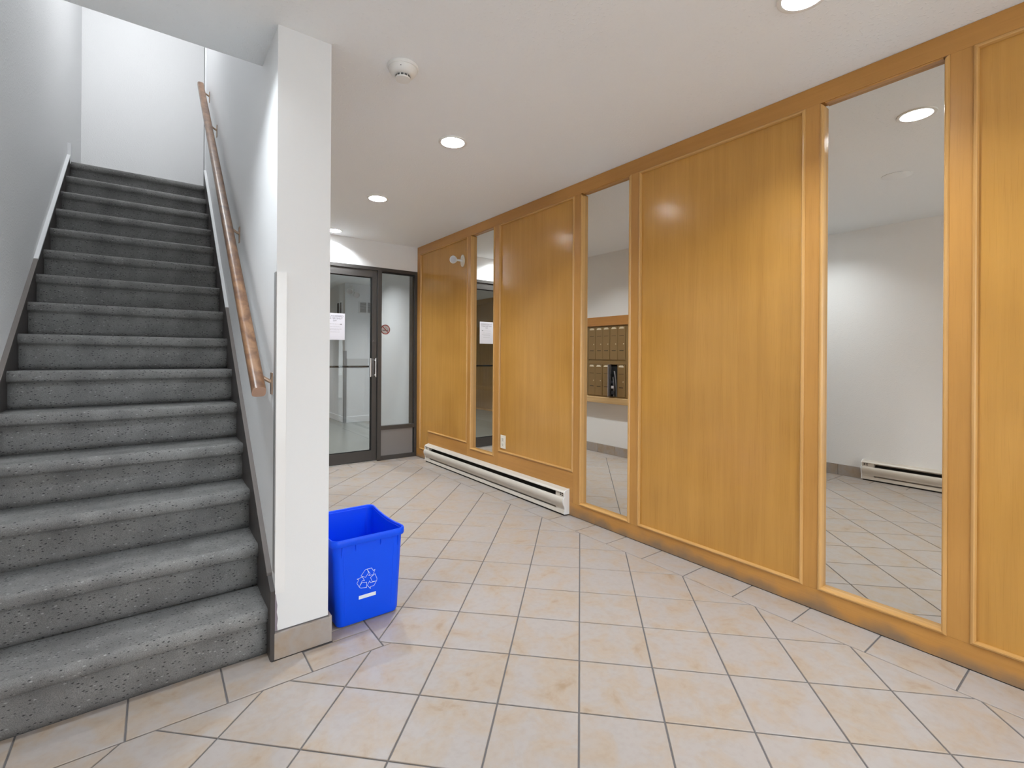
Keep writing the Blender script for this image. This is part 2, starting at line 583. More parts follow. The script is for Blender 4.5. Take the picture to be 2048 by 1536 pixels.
# end casing of the stair wall at the landing
obj('chipped_edge', prism([(X0 + 0.0002, 0.102), (X0 + 0.011, 0.104), (X0 + 0.009, 0.125), (X0 + 0.012, 0.150), (X0 + 0.008, 0.175), (X0 + 0.010, 0.20), (X0 + 0.006, 0.225), (X0 + 0.004, 0.243), (X0 + 0.0002, 0.244)], 'Y', YP - 0.0008, YP - 0.0002), M['chip'], ws)
t = struct('trim_2', box(X0 - 0.012, X0, YW - 0.075, YW + 0.004, 2.69, HU - 0.01, 0.002), M['smooth_white'], 'white casing at the top end of the stair wall')
obj('gap', box(X0 - 0.0135, X0 - 0.011, YW - 0.036, YW - 0.028, 2.70, HU - 0.02), M['grille_back'], t)
obj('edge_strip', box(X0 - 0.014, X0 - 0.004, YW + 0.004, YW + 0.010, 2.70, HU - 0.02), M['grille_back'], t)

# door wall (opening X 0.93 .. W, up to z 2.12)
bm = bmesh.new()
add_box(bm, X1, 0.93, YD, YD + 0.12, 0, H)
add_box(bm, 0.93, W + 0.06, YD, YD + 0.12, 2.125, H)
struct('wall_door', bm, M['wall'], 'white wall above and beside the glazed door')

# wall behind the camera with the glazed entrance
WX0, WX1, WZ1 = -0.45, 2.3, 2.25
bm = bmesh.new()
add_box(bm, XL, WX0, YB - 0.12, YB, 0, H)
add_box(bm, WX1, W + 0.06, YB - 0.12, YB, 0, H)
add_box(bm, WX0, WX1, YB - 0.12, YB, WZ1, H)
struct('wall_back', bm, M['wall'], 'white wall around the entrance glazing')
wdw = thing('window_1', 'dark framed entrance glazing behind the viewer', 'window', (0.98, YB - 0.06, 0), kind='structure')
for xa in (WX0, 0.55, 1.38, WX1 - 0.05):
    obj('mullion', box(xa, xa + 0.05, YB - 0.09, YB - 0.03, 0, WZ1, 0.003), M['bronze'], wdw)
for za in (0.0, WZ1 - 0.06):
    obj('frame_rail', box(WX0, WX1, YB - 0.09, YB - 0.03, za, za + 0.06, 0.003), M['bronze'], wdw)
for xa, xb in ((WX0 + 0.05, 0.55), (0.60, 1.38), (1.43, WX1 - 0.05)):
    obj('pane', box(xa, xb, YB - 0.063, YB - 0.057, 0.06, WZ1 - 0.06), M['window_glass'], wdw)
struct('ground', box(-12, 14, -20, YB - 0.12, -0.12, -0.05), M['asphalt'], 'pavement outside the entrance', 'ground')

# ------------------------------------------------------------------ floor with diagonal ceramic tiles
floor = struct('floor', box(XL - 0.02, W + 0.06, YB, YD + 0.02, -0.05, -0.0035), M['grout'], 'beige ceramic tile floor laid diagonally with a straight border')

def clip(poly, nx, ny, c):      # keep nx*x+ny*y >= c
    out = []
    for i, p in enumerate(poly):
        q = poly[(i + 1) % len(poly)]
        dp, dq = nx * p[0] + ny * p[1] - c, nx * q[0] + ny * q[1] - c
        if dp >= 0: out.append(p)
        if (dp > 0 and dq < 0) or (dp < 0 and dq > 0):
            k = dp / (dp - dq)
            out.append((p[0] + k * (q[0] - p[0]), p[1] + k * (q[1] - p[1])))
    return out

def area(p):
    return 0.5 * sum(p[i][0] * p[(i + 1) % len(p)][1] - p[(i + 1) % len(p)][0] * p[i][1] for i in range(len(p)))

def clean(p):
    out = []
    for q in p:
        if not out or (abs(q[0] - out[-1][0]) + abs(q[1] - out[-1][1])) > 1e-4:
            out.append(q)
    if len(out) > 1 and abs(out[0][0] - out[-1][0]) + abs(out[0][1] - out[-1][1]) < 1e-4:
        out.pop()
    return out

def tile_bm(bm, poly, z=0.0, th=0.008):
    poly = clean(poly)
    if len(poly) < 3 or abs(area(poly)) < 2.5e-4: return False
    if area(poly) < 0: poly = poly[::-1]
    cx = sum(p[0] for p in poly) / len(poly); cy = sum(p[1] for p in poly) / len(poly)
    ins = []
    for p in poly:
        d = math.hypot(p[0] - cx, p[1] - cy)
        k = max(0.0, 1 - 0.0022 / max(d, 1e-6))
        ins.append((cx + (p[0] - cx) * k, cy + (p[1] - cy) * k))
    r0 = [bm.verts.new((p[0], p[1], z - th)) for p in poly]
    r1 = [bm.verts.new((p[0], p[1], z - 0.0012)) for p in poly]
    r2 = [bm.verts.new((p[0], p[1], z)) for p in ins]
    nn = len(poly)
    for a, b in ((r0, r1), (r1, r2)):
        for i in range(nn):
            bm.faces.new((a[i], a[(i + 1) % nn], b[(i + 1) % nn], b[i]))
    bm.faces.new(r2)
    return True

tiles = []
GAP = 0.0028
TT, TA, TB = 0.26860, 1.8662, 1.8637
BXR, BXL, BYF, BXC, BYD = 2.238, -0.395, 1.822, 0.734, 4.925
s2 = TT / math.sqrt(2)
hh = s2 - GAP * math.sqrt(2)
full_mesh = None
def place_poly(poly, grid=True):
    tiles.append(clean(poly))
for i in range(-30, 20):
    for j in range(-20, 20):
        cx = TA + (i + j) * s2; cy = TB + (i - j) * s2 + s2
        if not (BXL - s2 < cx < BXR + s2 and YB - s2 < cy < BYD + s2): continue
        sq = [(cx, cy - hh), (cx + hh, cy), (cx, cy + hh), (cx - hh, cy)]
        p = sq
        for a in ((-1, 0, -(BXR - GAP)), (1, 0, BXL + GAP), (0, -1, -(BYD - GAP)), (0, 1, YB + 0.01)):
            if p: p = clip(p, *a)
        if len(p) < 3: continue
        inq = clip(clip(p, -1, 0, -BXC), 0, 1, BYF) if len(p) > 2 else []
        if len(inq) > 2 and abs(area(inq)) > 1e-5:
            a_ = clip(p, 1, 0, BXC + GAP)
            b_ = clip(p, 0, -1, -(BYF - GAP))
            lowleft = clip(b_, -1, 0, -BXC) if len(b_) > 2 else []
            upright = clip(a_, 0, 1, BYF) if len(a_) > 2 else []
            if len(lowleft) > 2 and abs(area(lowleft)) > 1e-5 and len(upright) > 2 and abs(area(upright)) > 1e-5:
                place_poly(b_); place_poly(upright)
            elif len(upright) > 2 and abs(area(upright)) > 1e-5:
                place_poly(a_)
            elif len(b_) > 2:
                place_poly(b_)
        else:
            place_poly(p)
def rect(x0, x1, y0, y1):
    tiles.append([(x0 + GAP, y0 + GAP), (x1 - GAP, y0 + GAP), (x1 - GAP, y1 - GAP), (x0 + GAP, y1 - GAP)])
# straight border along the wood wall
y = 0.399 - 11 * TT
while y < BYD - 0.01:
    rect(BXR, W + 0.003, max(y, YB), min(y + TT, BYD)); y += TT
# in front of the stairs and the wall end
for xa, xb in ((0.467, BXC), (0.200, 0.467)):
    rect(xa, xb, BYF, YP - 0.02 if xa > 0.4 else 2.043)
tiles[-1] = [(0.200 + GAP, BYF + GAP), (0.467 - GAP, BYF + GAP), (0.467 - GAP, YP - 0.016), (X0 - 0.012, YP - 0.016), (X0 - 0.012, 2.042), (0.200 + GAP, 2.042)]
for xa, xb in ((-0.065, 0.200), (-0.330, -0.065), (XL, -0.330)):
    rect(xa, xb, BYF, 2.045)
# lobby side of the stair wall
y = YP - 0.02
rect(X1 + 0.012, BXC, y, y + 0.075)
y += 0.075
while y < BYD - 0.01:
    rect(X1 + 0.008, BXC, y, min(y + TT, BYD)); y += TT
# along the glazed door
xx = X1
k = 0
while xx < W - 0.02:
    rect(xx, min(xx + TT, W), BYD, YD + 0.02); xx += TT
# along the left wall
y = 1.822 - 16 * TT
while y < 1.80:
    rect(XL, BXL, max(y, YB), y + TT); y += TT

def tile_dist(p):
    cx = sum(q[0] for q in p) / len(p); cy = sum(q[1] for q in p) / len(p)
    return cy
tiles = [p for p in tiles if len(clean(p)) > 2 and abs(area(clean(p))) > 2.5e-4]
front = [p for p in tiles if tile_dist(p) > 0.25]
rest = [p for p in tiles if tile_dist(p) <= 0.25]
shared = {}
for p in front:
    cx = sum(q[0] for q in p) / len(p); cy = sum(q[1] for q in p) / len(p)
    key = tuple((round((q[0] - cx) * 2000), round((q[1] - cy) * 2000)) for q in p)
    if key not in shared:
        bm = bmesh.new()
        if not tile_bm(bm, [(q[0] - cx, q[1] - cy) for q in p]):
            bm.free(); continue
        me = bpy.data.meshes.new('tile')
        bm.to_mesh(me); bm.free()
        me.materials.append(M['tile'])
        shared[key] = me
    t = bpy.data.objects.new('tile', shared[key])
    COL.objects.link(t)
    t.parent = floor
    t.location = Vector((cx, cy, 0)) - floor.location
bm = bmesh.new()
for p in rest: tile_bm(bm, p)
t = obj('tile_field', bm, M['tile'], floor, kind='stuff', recalc=False)

# ------------------------------------------------------------------ ceramic skirting tiles
def base_tiles(root, axis, fixed, out, a, b, joints, zt=0.1):
    """axis 'Y': run along y at x=fixed, thickness towards out (+1/-1)"""
    cuts = [a] + [j for j in joints if a + 0.03 < j < b - 0.03] + [b]
    for p, q in zip(cuts, cuts[1:]):
        if axis == 'Y':
            obj('tile', box(fixed, fixed + out * 0.010, p + 0.0015, q - 0.0015, 0.001, zt, 0.0012), M['tile'], root)
        else:
            obj('tile', box(p + 0.0015, q - 0.0015, fixed, fixed + out * 0.010, 0.001, zt, 0.0012), M['tile'], root)

bs = struct('baseboard_stair', box(X1, X1 + 0.002, YP, YD - 0.001, 0.0, 0.104), M['grout'], 'beige tile skirting below the mailboxes')
base_tiles(bs, 'Y', X1 + 0.002, 1, YP - 0.013, YD, [4.30 - 0.2685 * k for k in range(-3, 9)][::-1], 0.103)
bf = struct('baseboard_front', box(X0, X1, YP - 0.002, YP, 0.0, 0.104), M['grout'], 'single beige tile at the foot of the white wall end')
obj('tile', box(X0 - 0.002, X1 + 0.012, YP - 0.013, YP - 0.002, 0.001, 0.1, 0.0012), M['tile'], bf)
bl = struct('baseboard_left', box(XL, XL + 0.002, YB, YP + 0.02, 0.0, 0.104), M['grout'], 'beige tile skirting on the left wall')
base_tiles(bl, 'Y', XL + 0.002, 1, 1.664, YP + 0.02, [1.86, 1.86 - 0.2685], 0.103)
base_tiles(bl, 'Y', XL + 0.002, 1, YB, 0.21, [0.0 - 0.2685 * k for k in range(0, 9)][::-1], 0.103)

# ------------------------------------------------------------------ staircase
st = thing('staircase', 'grey flecked carpeted staircase climbing between white walls', 'staircase', (-0.09, 2.04, 0))
SX0, SX1 = XL + 0.018, X0 - 0.016
def step_bm(k):
    """carpet wrapped step k (1..15): riser, rounded nose, tread; unfolded UV in metres"""
    z0, z1 = RISE * (k - 1), RISE * k
    yr = YN + 0.027 + RUN * (k - 1)            # riser plane
    yn = YN + RUN * (k - 1)                    # nose
    yb = yr + RUN + 0.006 if k < 15 else yr + 0.12
    nr = 0.021
    prof = [(yr, z0 - (0.003 if k == 1 else 0.0)), (yr - 0.003, z0 + 0.03), (yr - 0.001, z1 - 0.085), (yr, z1 - 0.062),
            (yr - 0.004, z1 - 0.055), (yn + 0.006, z1 - 0.050), (yn + 0.0015, z1 - 0.042), (yn, z1 - 0.030)]
    for a in range(1, 7):
        t_ = a / 6 * math.pi / 2
        prof.append((yn + nr - nr * math.cos(t_), z1 - nr * 1.2 + nr * 1.2 * math.sin(t_)))
    prof += [(yn + 0.07, z1 - 0.003), (yn + 0.15, z1 - 0.004), (yb, z1)]
    bm = bmesh.new()
    uv = bm.loops.layers.uv.new('UVMap')
    nx = 24
    s = [0.0]
    for p, q in zip(prof, prof[1:]): s.append(s[-1] + math.hypot(q[0] - p[0], q[1] - p[1]))
    rows = []
    rnd = random.Random(k)
    ph = rnd.random() * 6
    for i in range(nx + 1):
        x = SX0 + (SX1 - SX0) * i / nx
        row = []
        for m_, (yy, zz) in enumerate(prof):
            w = 0.0022 * math.sin(5 * x + ph + 0.6 * m_) if 4 <= m_ <= 12 else 0.0
            row.append(bm.verts.new((x, yy + w, zz + (0.4 * w if m_ < 14 else 0))))
        rows.append(row)
    for i in range(nx):
        for m_ in range(len(prof) - 1):
            f = bm.faces.new((rows[i][m_], rows[i + 1][m_], rows[i + 1][m_ + 1], rows[i][m_ + 1]))
            f.smooth = True
            for lp, (ii, mm) in zip(f.loops, ((i, m_), (i + 1, m_), (i + 1, m_ + 1), (i, m_ + 1))):
                lp[uv].uv = (SX0 + (SX1 - SX0) * ii / nx, s[mm] + 0.43 * k)
    # closed body below
    base = [bm.verts.new((SX0, prof[-1][0], z0 - 0.0)), bm.verts.new((SX1, prof[-1][0], z0 - 0.0))]
    for side, b_ in ((0, base[0]), (nx, base[1])):
        bm.faces.new([v for v in rows[side]] + [b_])
    bm.faces.new([rows[i][-1] for i in range(nx + 1)] + [base[1], base[0]])
    bm.faces.new([rows[i][0] for i in range(nx + 1)] + [base[1], base[0]])
    return bm
for k in range(1, 16):
    obj('step', step_bm(k), M['carpet'], st)
def nose_z(y): return RISE * (1 + (y - YN) / RUN)
def skirt(xa, xb, up, y0, y1, mat, name, parent, low=-0.42, z_front=None):
    pts = [(y0, 0.0), (y0, nose_z(y0) + up if z_front is None else z_front)]
    if z_front is not None:
        pts.append((YN + 0.02, nose_z(YN + 0.02) + up))
    pts += [(y1, nose_z(y1) + up), (y1, nose_z(y1) + low)]
    yy = y0 + (0 - (nose_z(y0) + low)) / (RISE / RUN)
    pts.append((max(yy, y0 + 0.05), 0.0))
    return obj(name, prism(pts, 'X', xa, xb), mat, parent)
sk_r = skirt(X0 - 0.016, X0 - 0.0005, 0.105, YP - 0.012, 5.17, M['skirt'], 'skirting_board', st, z_front=0.262)
sk_l = skirt(XL + 0.0005, XL + 0.018, 0.035, YP + 0.01, 5.17, M['skirt'], 'skirting_board', st)
sk_r['label'] = 'dark stained stair skirting below the handrail'
sk_l['label'] = 'dark stained stair skirting on the left wall'
def cap(parent, xa, xb, up, ya, yb, mat, hgt=0.008):
    pts = [(ya, nose_z(ya) + up), (yb, nose_z(yb) + up), (yb, nose_z(yb) + up + hgt), (ya, nose_z(ya) + up + hgt)]
    return obj('skirting_cap', prism(pts, 'X', xa, xb), mat, parent)
cap(sk_r, X0 - 0.018, X0 - 0.0003, 0.105, YN + 0.02, 3.45, M['skirt_cap'], 0.010)
cap(sk_r, X0 - 0.018, X0 - 0.0003, 0.105, 3.45, 5.17, M['smooth_white'], 0.012)
cap(sk_l, XL + 0.0003, XL + 0.020, 0.035, YP + 0.012, 3.85, M['skirt_cap'], 0.010)
cap(sk_l, XL + 0.0003, XL + 0.020, 0.035, 3.85, 5.17, M['smooth_white'], 0.013)
obj('end_block', box(XL + 0.0003, XL + 0.022, 5.12, 5.20, nose_z(5.12) - 0.02, nose_z(5.12) + 0.14, 0.002), M['smooth_white'], st)

# ------------------------------------------------------------------ handrail
hr = thing('handrail', 'worn brown wooden handrail on the stair wall', 'handrail', (X0, 1.95, 1.0))
RX = X0 - 0.062
HA, HB = Vector((RX, 1.955, 1.016)), Vector((RX, 4.93, 3.488))
bm = bmesh.new()
n_ = 14
add_tube(bm, [HA.lerp(HB, i / n_) for i in range(n_ + 1)], 0.0235, 20, square=3.4)
obj('rail', bm, M['rail_wood'], hr, smooth=True)
d_ = (HB - HA).normalized()
bm = bmesh.new()
add_tube(bm, [HA - d_ * 0.0012, HA + d_ * 0.001], 0.0232, 20, square=3.4)
obj('rail_end', bm, M['rail_end'], hr)
for yb_ in (2.06, 2.98, 4.22, 4.86):
    tt = (yb_ - HA.y) / (HB.y - HA.y)
    p = HA.lerp(HB, tt)
    br = obj('bracket', (lambda b: add_tube(b, [(p.x + 0.004, p.y, p.z - 0.022), (p.x + 0.02, p.y, p.z - 0.032), (X0 - 0.012, p.y - 0.004, p.z - 0.052), (X0 - 0.003, p.y - 0.004, p.z - 0.056)], 0.007, 10))(bmesh.new()), M['bracket'], hr, smooth=True)
    obj('mounting_plate', box(X0 - 0.005, X0 - 0.0002, p.y - 0.02, p.y + 0.012, p.z - 0.105, p.z - 0.020, 0.0015), M['bracket'], br)

# corner guard on the wall end
cg = thing('corner_guard', 'glossy white plastic corner guard on the wall end', 'corner guard', (X0, YP, 0.86))
obj('front_leg', box(X0 + 0.0002, X0 + 0.036, YP - 0.0030, YP - 0.0003, 0.245, 1.468, 0.0008), simple('glossy_white_plastic', (0.85, 0.85, 0.85), 0.12), cg)
obj('side_leg', box(X0 - 0.0028, X0 - 0.0003, YP - 0.0030, YP + 0.030, 0.325, 1.468, 0.0008), simple('guard_grey_edge', (0.32, 0.32, 0.32), 0.4), cg)

# ------------------------------------------------------------------ wood wall
ww = struct('wall_right', box(W + 0.034, W + 0.16, YB, YD + 0.12, 0.0, H), M['oak'], 'honey oak panelled wall with tall inset mirrors')
PAN = W + 0.010      # panel face, set back from the stiles
ZT, ZB = 2.318, 0.095
def stile(y0, y1, z0=ZB, z1=ZT):
    obj('stile', box(W, W + 0.034, y0, y1, z0, z1, 0.0015), M['oak_stile'], ww)
def panel(y0, y1, z0=ZB, z1=ZT):
    obj('panel', box(PAN, W + 0.034, y0, y1, z0, z1), M['oak'], ww)
BW = 0.017
def bead_v(parent, y, side, z0, z1, cut0=True, cut1=True, depth=0.034, mat=None):
    """vertical bead; side=+1 lies towards larger y from y"""
    prof = [(0, 0.0), (0.004, -0.006), (0.010, -0.008), (0.014, -0.006), (BW, 0.004), (BW, depth), (0, depth)]
    bm = bmesh.new()
    lo, hi = [], []
    for a, d in prof:
        e0 = a if cut0 else 0
        e1 = a if cut1 else 0
        lo.append(bm.verts.new((W + d, y + side * a, z0 + e0)))
        hi.append(bm.verts.new((W + d, y + side * a, z1 - e1)))
    nn = len(prof)
    for i in range(nn): bm.faces.new((lo[i], lo[(i + 1) % nn], hi[(i + 1) % nn], hi[i]))
    bm.faces.new(lo); bm.faces.new(hi[::-1])
    return obj('bead', bm, mat or M['oak_bead'], parent)
def bead_h(parent, z, side, y0, y1, cut0=True, cut1=True, depth=0.034):
    prof = [(0, 0.0), (0.004, -0.006), (0.010, -0.008), (0.014, -0.006), (BW, 0.004), (BW, depth), (0, depth)]
    bm = bmesh.new()
    lo, hi = [], []
    for a, d in prof:
        lo.append(bm.verts.new((W + d, y0 + (a if cut0 else 0), z + side * a)))
        hi.append(bm.verts.new((W + d, y1 - (a if cut1 else 0), z + side * a)))
    nn = len(prof)
    for i in range(nn): bm.faces.new((lo[i], lo[(i + 1) % nn], hi[(i + 1) % nn], hi[i]))
    bm.faces.new(lo); bm.faces.new(hi[::-1])
    return obj('bead', bm, M['oak_bead_h'], parent)
def frame_beads(parent, y0, y1, z0, z1):
    bead_v(parent, y0, 1, z0, z1); bead_v(parent, y1, -1, z0, z1)
    bead_h(parent, z0, 1, y0, y1); bead_h(parent, z1, -1, y0, y1)

# rails
obj('rail', box(W, W + 0.034, YB, YD, ZT, H - 0.001, 0.0015), M['oak_rail'], ww)
obj('rail', box(W, W + 0.034, YB, YD - 0.002, 0.002, ZB, 0.0015), M['oak_rail'], ww)
# panels and stiles from the door towards the viewer
stile(5.000, YD - 0.001)
panel(3.968, 5.000)
bead_v(ww, 5.000, -1, ZB, ZT); bead_v(ww, 3.968, 1, 0.312, ZT)
bead_h(ww, ZT, -1, 3.968, 5.0)
bead_h(ww, ZB, 1, 4.79, 5.0, cut0=False)
obj('filler_board', box(W, PAN, 3.968, 4.79, ZB, 0.312, 0.001), M['oak_rail'], ww)
bead_h(ww, 0.312, 1, 3.968, 4.79, cut1=False)
stile(3.912, 3.968)
stile(3.440, 3.508)
panel(2.500, 3.440)
bead_v(ww, 3.440, -1, 0.318, ZT); bead_v(ww, 2.500, 1, 0.318, ZT)
bead_h(ww, ZT, -1, 2.5, 3.44); bead_h(ww, 0.318, 1, 2.5, 3.44)
obj('filler_board', box(W, PAN, 2.5, 3.44, ZB, 0.318, 0.001), M['oak_rail'], ww)
obj('filler_board', box(W, W + 0.034, 3.508, 3.912, ZB, 0.262, 0.001), M['oak_rail'], ww)
stile(2.436, 2.500)
stile(1.925, 1.985)
panel(0.968, 1.925)
frame_beads(ww, 0.968, 1.925, ZB, ZT)
stile(0.908, 0.968)
stile(0.398, 0.462)
panel(-0.56, 0.398)
frame_beads(ww, -0.56, 0.398, ZB, ZT)
stile(-0.625, -0.56)
panel(-2.3, -0.625)
frame_beads(ww, -2.3, -0.625, ZB, ZT)
stile(YB, -2.3)

# ------------------------------------------------------------------ mirrors set into the wood wall
MD = 0.026
def mirror(y0, y1, z0, z1, label, missing=False):
    t = thing('wall_mirror', label, 'mirror', (W + 0.02, (y0 + y1) / 2, z0), 'tall mirrors set into the oak wall')
    obj('mirror_glass', box(W + MD, W + 0.0335, y0 + 0.002, y1 - 0.002, z0 + 0.002, z1 - 0.002), M['mirror'], t)
    bead_v(t, y1, -1, z0, z1, depth=MD)
    if missing:
        bead_v(t, y0, 1, z1 - 0.10, z1, cut0=False, depth=MD)
        bead_h(t, z0, 1, y0, y1, cut0=False, depth=MD)
    else:
        bead_v(t, y0, 1, z0, z1, depth=MD)
        bead_h(t, z0, 1, y0, y1, depth=MD)
    obj('head_strip', box(W + 0.003, W + MD, y0 + 0.02, y1 - 0.02, z1 - 0.006, z1 - 0.0005), M['oak_rail'], t)
    return t
mirror(3.508, 3.912, 0.262, ZT, 'narrow tall mirror nearest the glazed door, above the heater')
mirror(1.985, 2.436, ZB, ZT, 'tall mirror showing the reflected mailboxes')
mirror(0.462, 0.908, ZB, ZT, 'tall mirror at right showing a reflected heater and ceiling light')

# ------------------------------------------------------------------ baseboard heaters
def heater(label, loc, length, sx):
    """loc = wall foot at its low-y end; runs along +y; sx=-1 sticks out towards -x"""
    x, y0, _ = loc
    t = thing('baseboard_heater', label, 'heater', (x, y0 + length / 2, 0), 'almond electric baseboard heaters')
    y1 = y0 + length
    def P(pts, a, b, name, mat, smooth=False, par=None):
        return obj(name, prism([(x + sx * d, z) for d, z in pts], 'Y', a, b), mat, par or t, smooth)
    P([(0.0005, 0.012), (0.004, 0.012), (0.004, 0.182), (0.0005, 0.182)], y0, y1, 'back_plate', M['heater'])
    P([(0.0005, 0.186), (0.040, 0.176), (0.052, 0.166), (0.052, 0.170), (0.041, 0.180), (0.0005, 0.190)], y0, y1, 'top_lip', M['heater'])
    # curved front cover
    cov = [(0.046, 0.132), (0.055, 0.126), (0.061, 0.114), (0.062, 0.100), (0.058, 0.084), (0.050, 0.070), (0.045, 0.060), (0.044, 0.052)]
    P(cov + [(d - 0.003, z) for d, z in cov[::-1]], y0 + 0.006, y1 - 0.006, 'front_cover', M['heater'], True)
    bot = [(0.044, 0.040), (0.046, 0.030), (0.050, 0.014), (0.047, 0.012), (0.004, 0.012), (0.004, 0.016), (0.042, 0.018), (0.041, 0.040)]
    P(bot, y0 + 0.004, y1 - 0.004, 'bottom_lip', M['heater'])
    P([(0.006, 0.060), (0.036, 0.060), (0.036, 0.120), (0.006, 0.150)], y0 + 0.10, y1 - 0.10, 'fin_element', M['dark_metal'])
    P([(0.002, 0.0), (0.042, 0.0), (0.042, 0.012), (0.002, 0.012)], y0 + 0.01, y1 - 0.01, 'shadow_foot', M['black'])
    # solid face of the junction boxes at both ends
    for a, b in ((y0 + 0.003, y0 + 0.095), (y1 - 0.095, y1 - 0.003)):
        jb = P([(0.004, 0.018), (0.040, 0.018), (0.0435, 0.05), (0.046, 0.13), (0.046, 0.168), (0.004, 0.184)], a, b, 'junction_box', M['heater'])
        for q in range(2):
            for w in range(2):
                ya = (a + 0.012 + q * 0.020) if a < y0 + 0.05 else (b - 0.026 - q * 0.020)
                za = 0.143 + w * 0.012
                obj('vent_slot', box(x + sx * 0.0455, x + sx * 0.0468, ya, ya + 0.013, za, za + 0.0065), M['black'], jb)
    end = [(0.0005, 0.008), (0.050, 0.012), (0.047, 0.030), (0.046, 0.052), (0.052, 0.068), (0.060, 0.084), (0.064, 0.100), (0.063, 0.115), (0.056, 0.128), (0.050, 0.140), (0.054, 0.166), (0.041, 0.182), (0.0005, 0.192)]
    for a, b in ((y0 - 0.004, y0 + 0.003), (y1 - 0.003, y1 + 0.004)):
        P(end, a, b, 'end_cap', M['heater_end'])
    return t
heater('long almond baseboard heater below the oak panels near the door', (W, 2.538, 0), 2.225, -1)
heater('almond baseboard heater on the white wall, seen in the right mirror', (XL, 0.22, 0), 1.43, 1)

# ------------------------------------------------------------------ outlet
t = thing('wall_outlet', 'ivory wall outlet on the oak panel above the heater', 'outlet', (PAN, 3.375, 0.41))
obj('cover_plate', box(PAN - 0.006, PAN - 0.0002, 3.340, 3.412, 0.353, 0.468, 0.002), M['plastic_cream'], t)
for zc in (0.388, 0.433):
    s_ = obj('socket', box(PAN - 0.0085, PAN - 0.0055, 3.360, 3.392, zc - 0.015, zc + 0.015, 0.001), M['plastic_cream'], t)
    for yy in (3.368, 3.381):
        obj('slot', box(PAN - 0.0092, PAN - 0.0083, yy, yy + 0.003, zc - 0.002, zc + 0.008), M['black'], s_)
    obj('slot', box(PAN - 0.0092, PAN - 0.0083, 3.373, 3.378, zc - 0.011, zc - 0.006), M['black'], s_)

# ------------------------------------------------------------------ emergency lamp head on the oak panel
t = thing('emergency_lamp', 'white swivel emergency lamp on the oak panel by the door', 'lamp', (PAN, 4.075, 2.098))
bm = bmesh.new()
pts = [(4.075 + 0.036 * math.cos(a), 2.098 + 0.060 * math.sin(a)) for a in [2 * math.pi * i / 28 for i in range(28)]]
add_prism(bm, pts, 'X', PAN - 0.010, PAN - 0.0003)
obj('back_plate', bm, M['plastic_cream'], t)
for zz in (2.064, 2.132):
    obj('screw', lathe([(0, 0.0), (0.0035, 0.0), (0.003, 0.0012), (0, 0.0014)], (PAN - 0.010, 4.075, zz), (-1, 0, 0), 10), M['ink'], t)
bm = bmesh.new()
add_tube(bm, [(PAN - 0.008, 4.075, 2.098), (PAN - 0.045, 4.075, 2.098), (PAN - 0.075, 4.085, 2.098)], 0.010, 12)
obj('swivel_arm', bm, M['plastic_white'], t, True)
hd = Vector((-0.80, -0.58, -0.12)).normalized()
hp = Vector((PAN - 0.105, 4.085, 2.099))
h_ = obj('lamp_head', lathe([(0, -0.045), (0.018, -0.043), (0.030, -0.028), (0.037, -0.004), (0.0385, 0.004), (0.036, 0.008), (0.032, 0.006), (0.030, 0.002)], hp, hd, 28), M['plastic_white'], t, True)
obj('lens', lathe([(0, 0.006), (0.012, 0.005), (0.013, 0.003), (0.022, 0.003), (0.0305, 0.0022)], hp, hd, 28), simple('lamp_glass', (0.62, 0.64, 0.68), 0.15), h_, True)

# ------------------------------------------------------------------ recessed ceiling lights
def pot(x, y, label, lampmat, group):
    t = thing('recessed_light', label, 'ceiling light', (x, y, H), group)
    obj('trim_ring', lathe([(0.083, 0.0), (0.083, -0.004), (0.079, -0.006), (0.067, -0.004), (0.0655, 0.006)], (x, y, H), seg=40), M['plastic_white'], t, True)
    obj('reflector', lathe([(0.0655, 0.004), (0.065, 0.04), (0.063, 0.078), (0.0, 0.080)], (x, y, H), seg=40), M['reflector'], t, True)
    obj('lamp_lens', lathe([(0.058, 0.072), (0.055, 0.058), (0.038, 0.050), (0.0, 0.047)], (x, y, H), seg=32), lampmat, t, True)
    return t
G = 'recessed lights in the lobby ceiling'
pot(*POTS[0], 'recessed ceiling light nearest the smoke detector', M['lamp'], G)
pot(*POTS[1], 'recessed ceiling light between the smoke detector and the door', M['lamp'], G)
pot(*POTS[2], 'recessed ceiling light right in front of the glazed door', M['lamp'], G)
pot(*POTS[3], 'recessed ceiling light cut by the top edge of the photo', M['lamp'], G)
pot(*POTS[4], 'recessed ceiling light above the foot of the stairs, out of view', M['lamp_stair'], G)  # unseen lamp added to brighten the lower steps and stair walls
pot(*POTS[5], 'recessed ceiling light behind the viewer by the entrance glazing', M['lamp'], G)  # unseen lamp added to light floor and treads from above

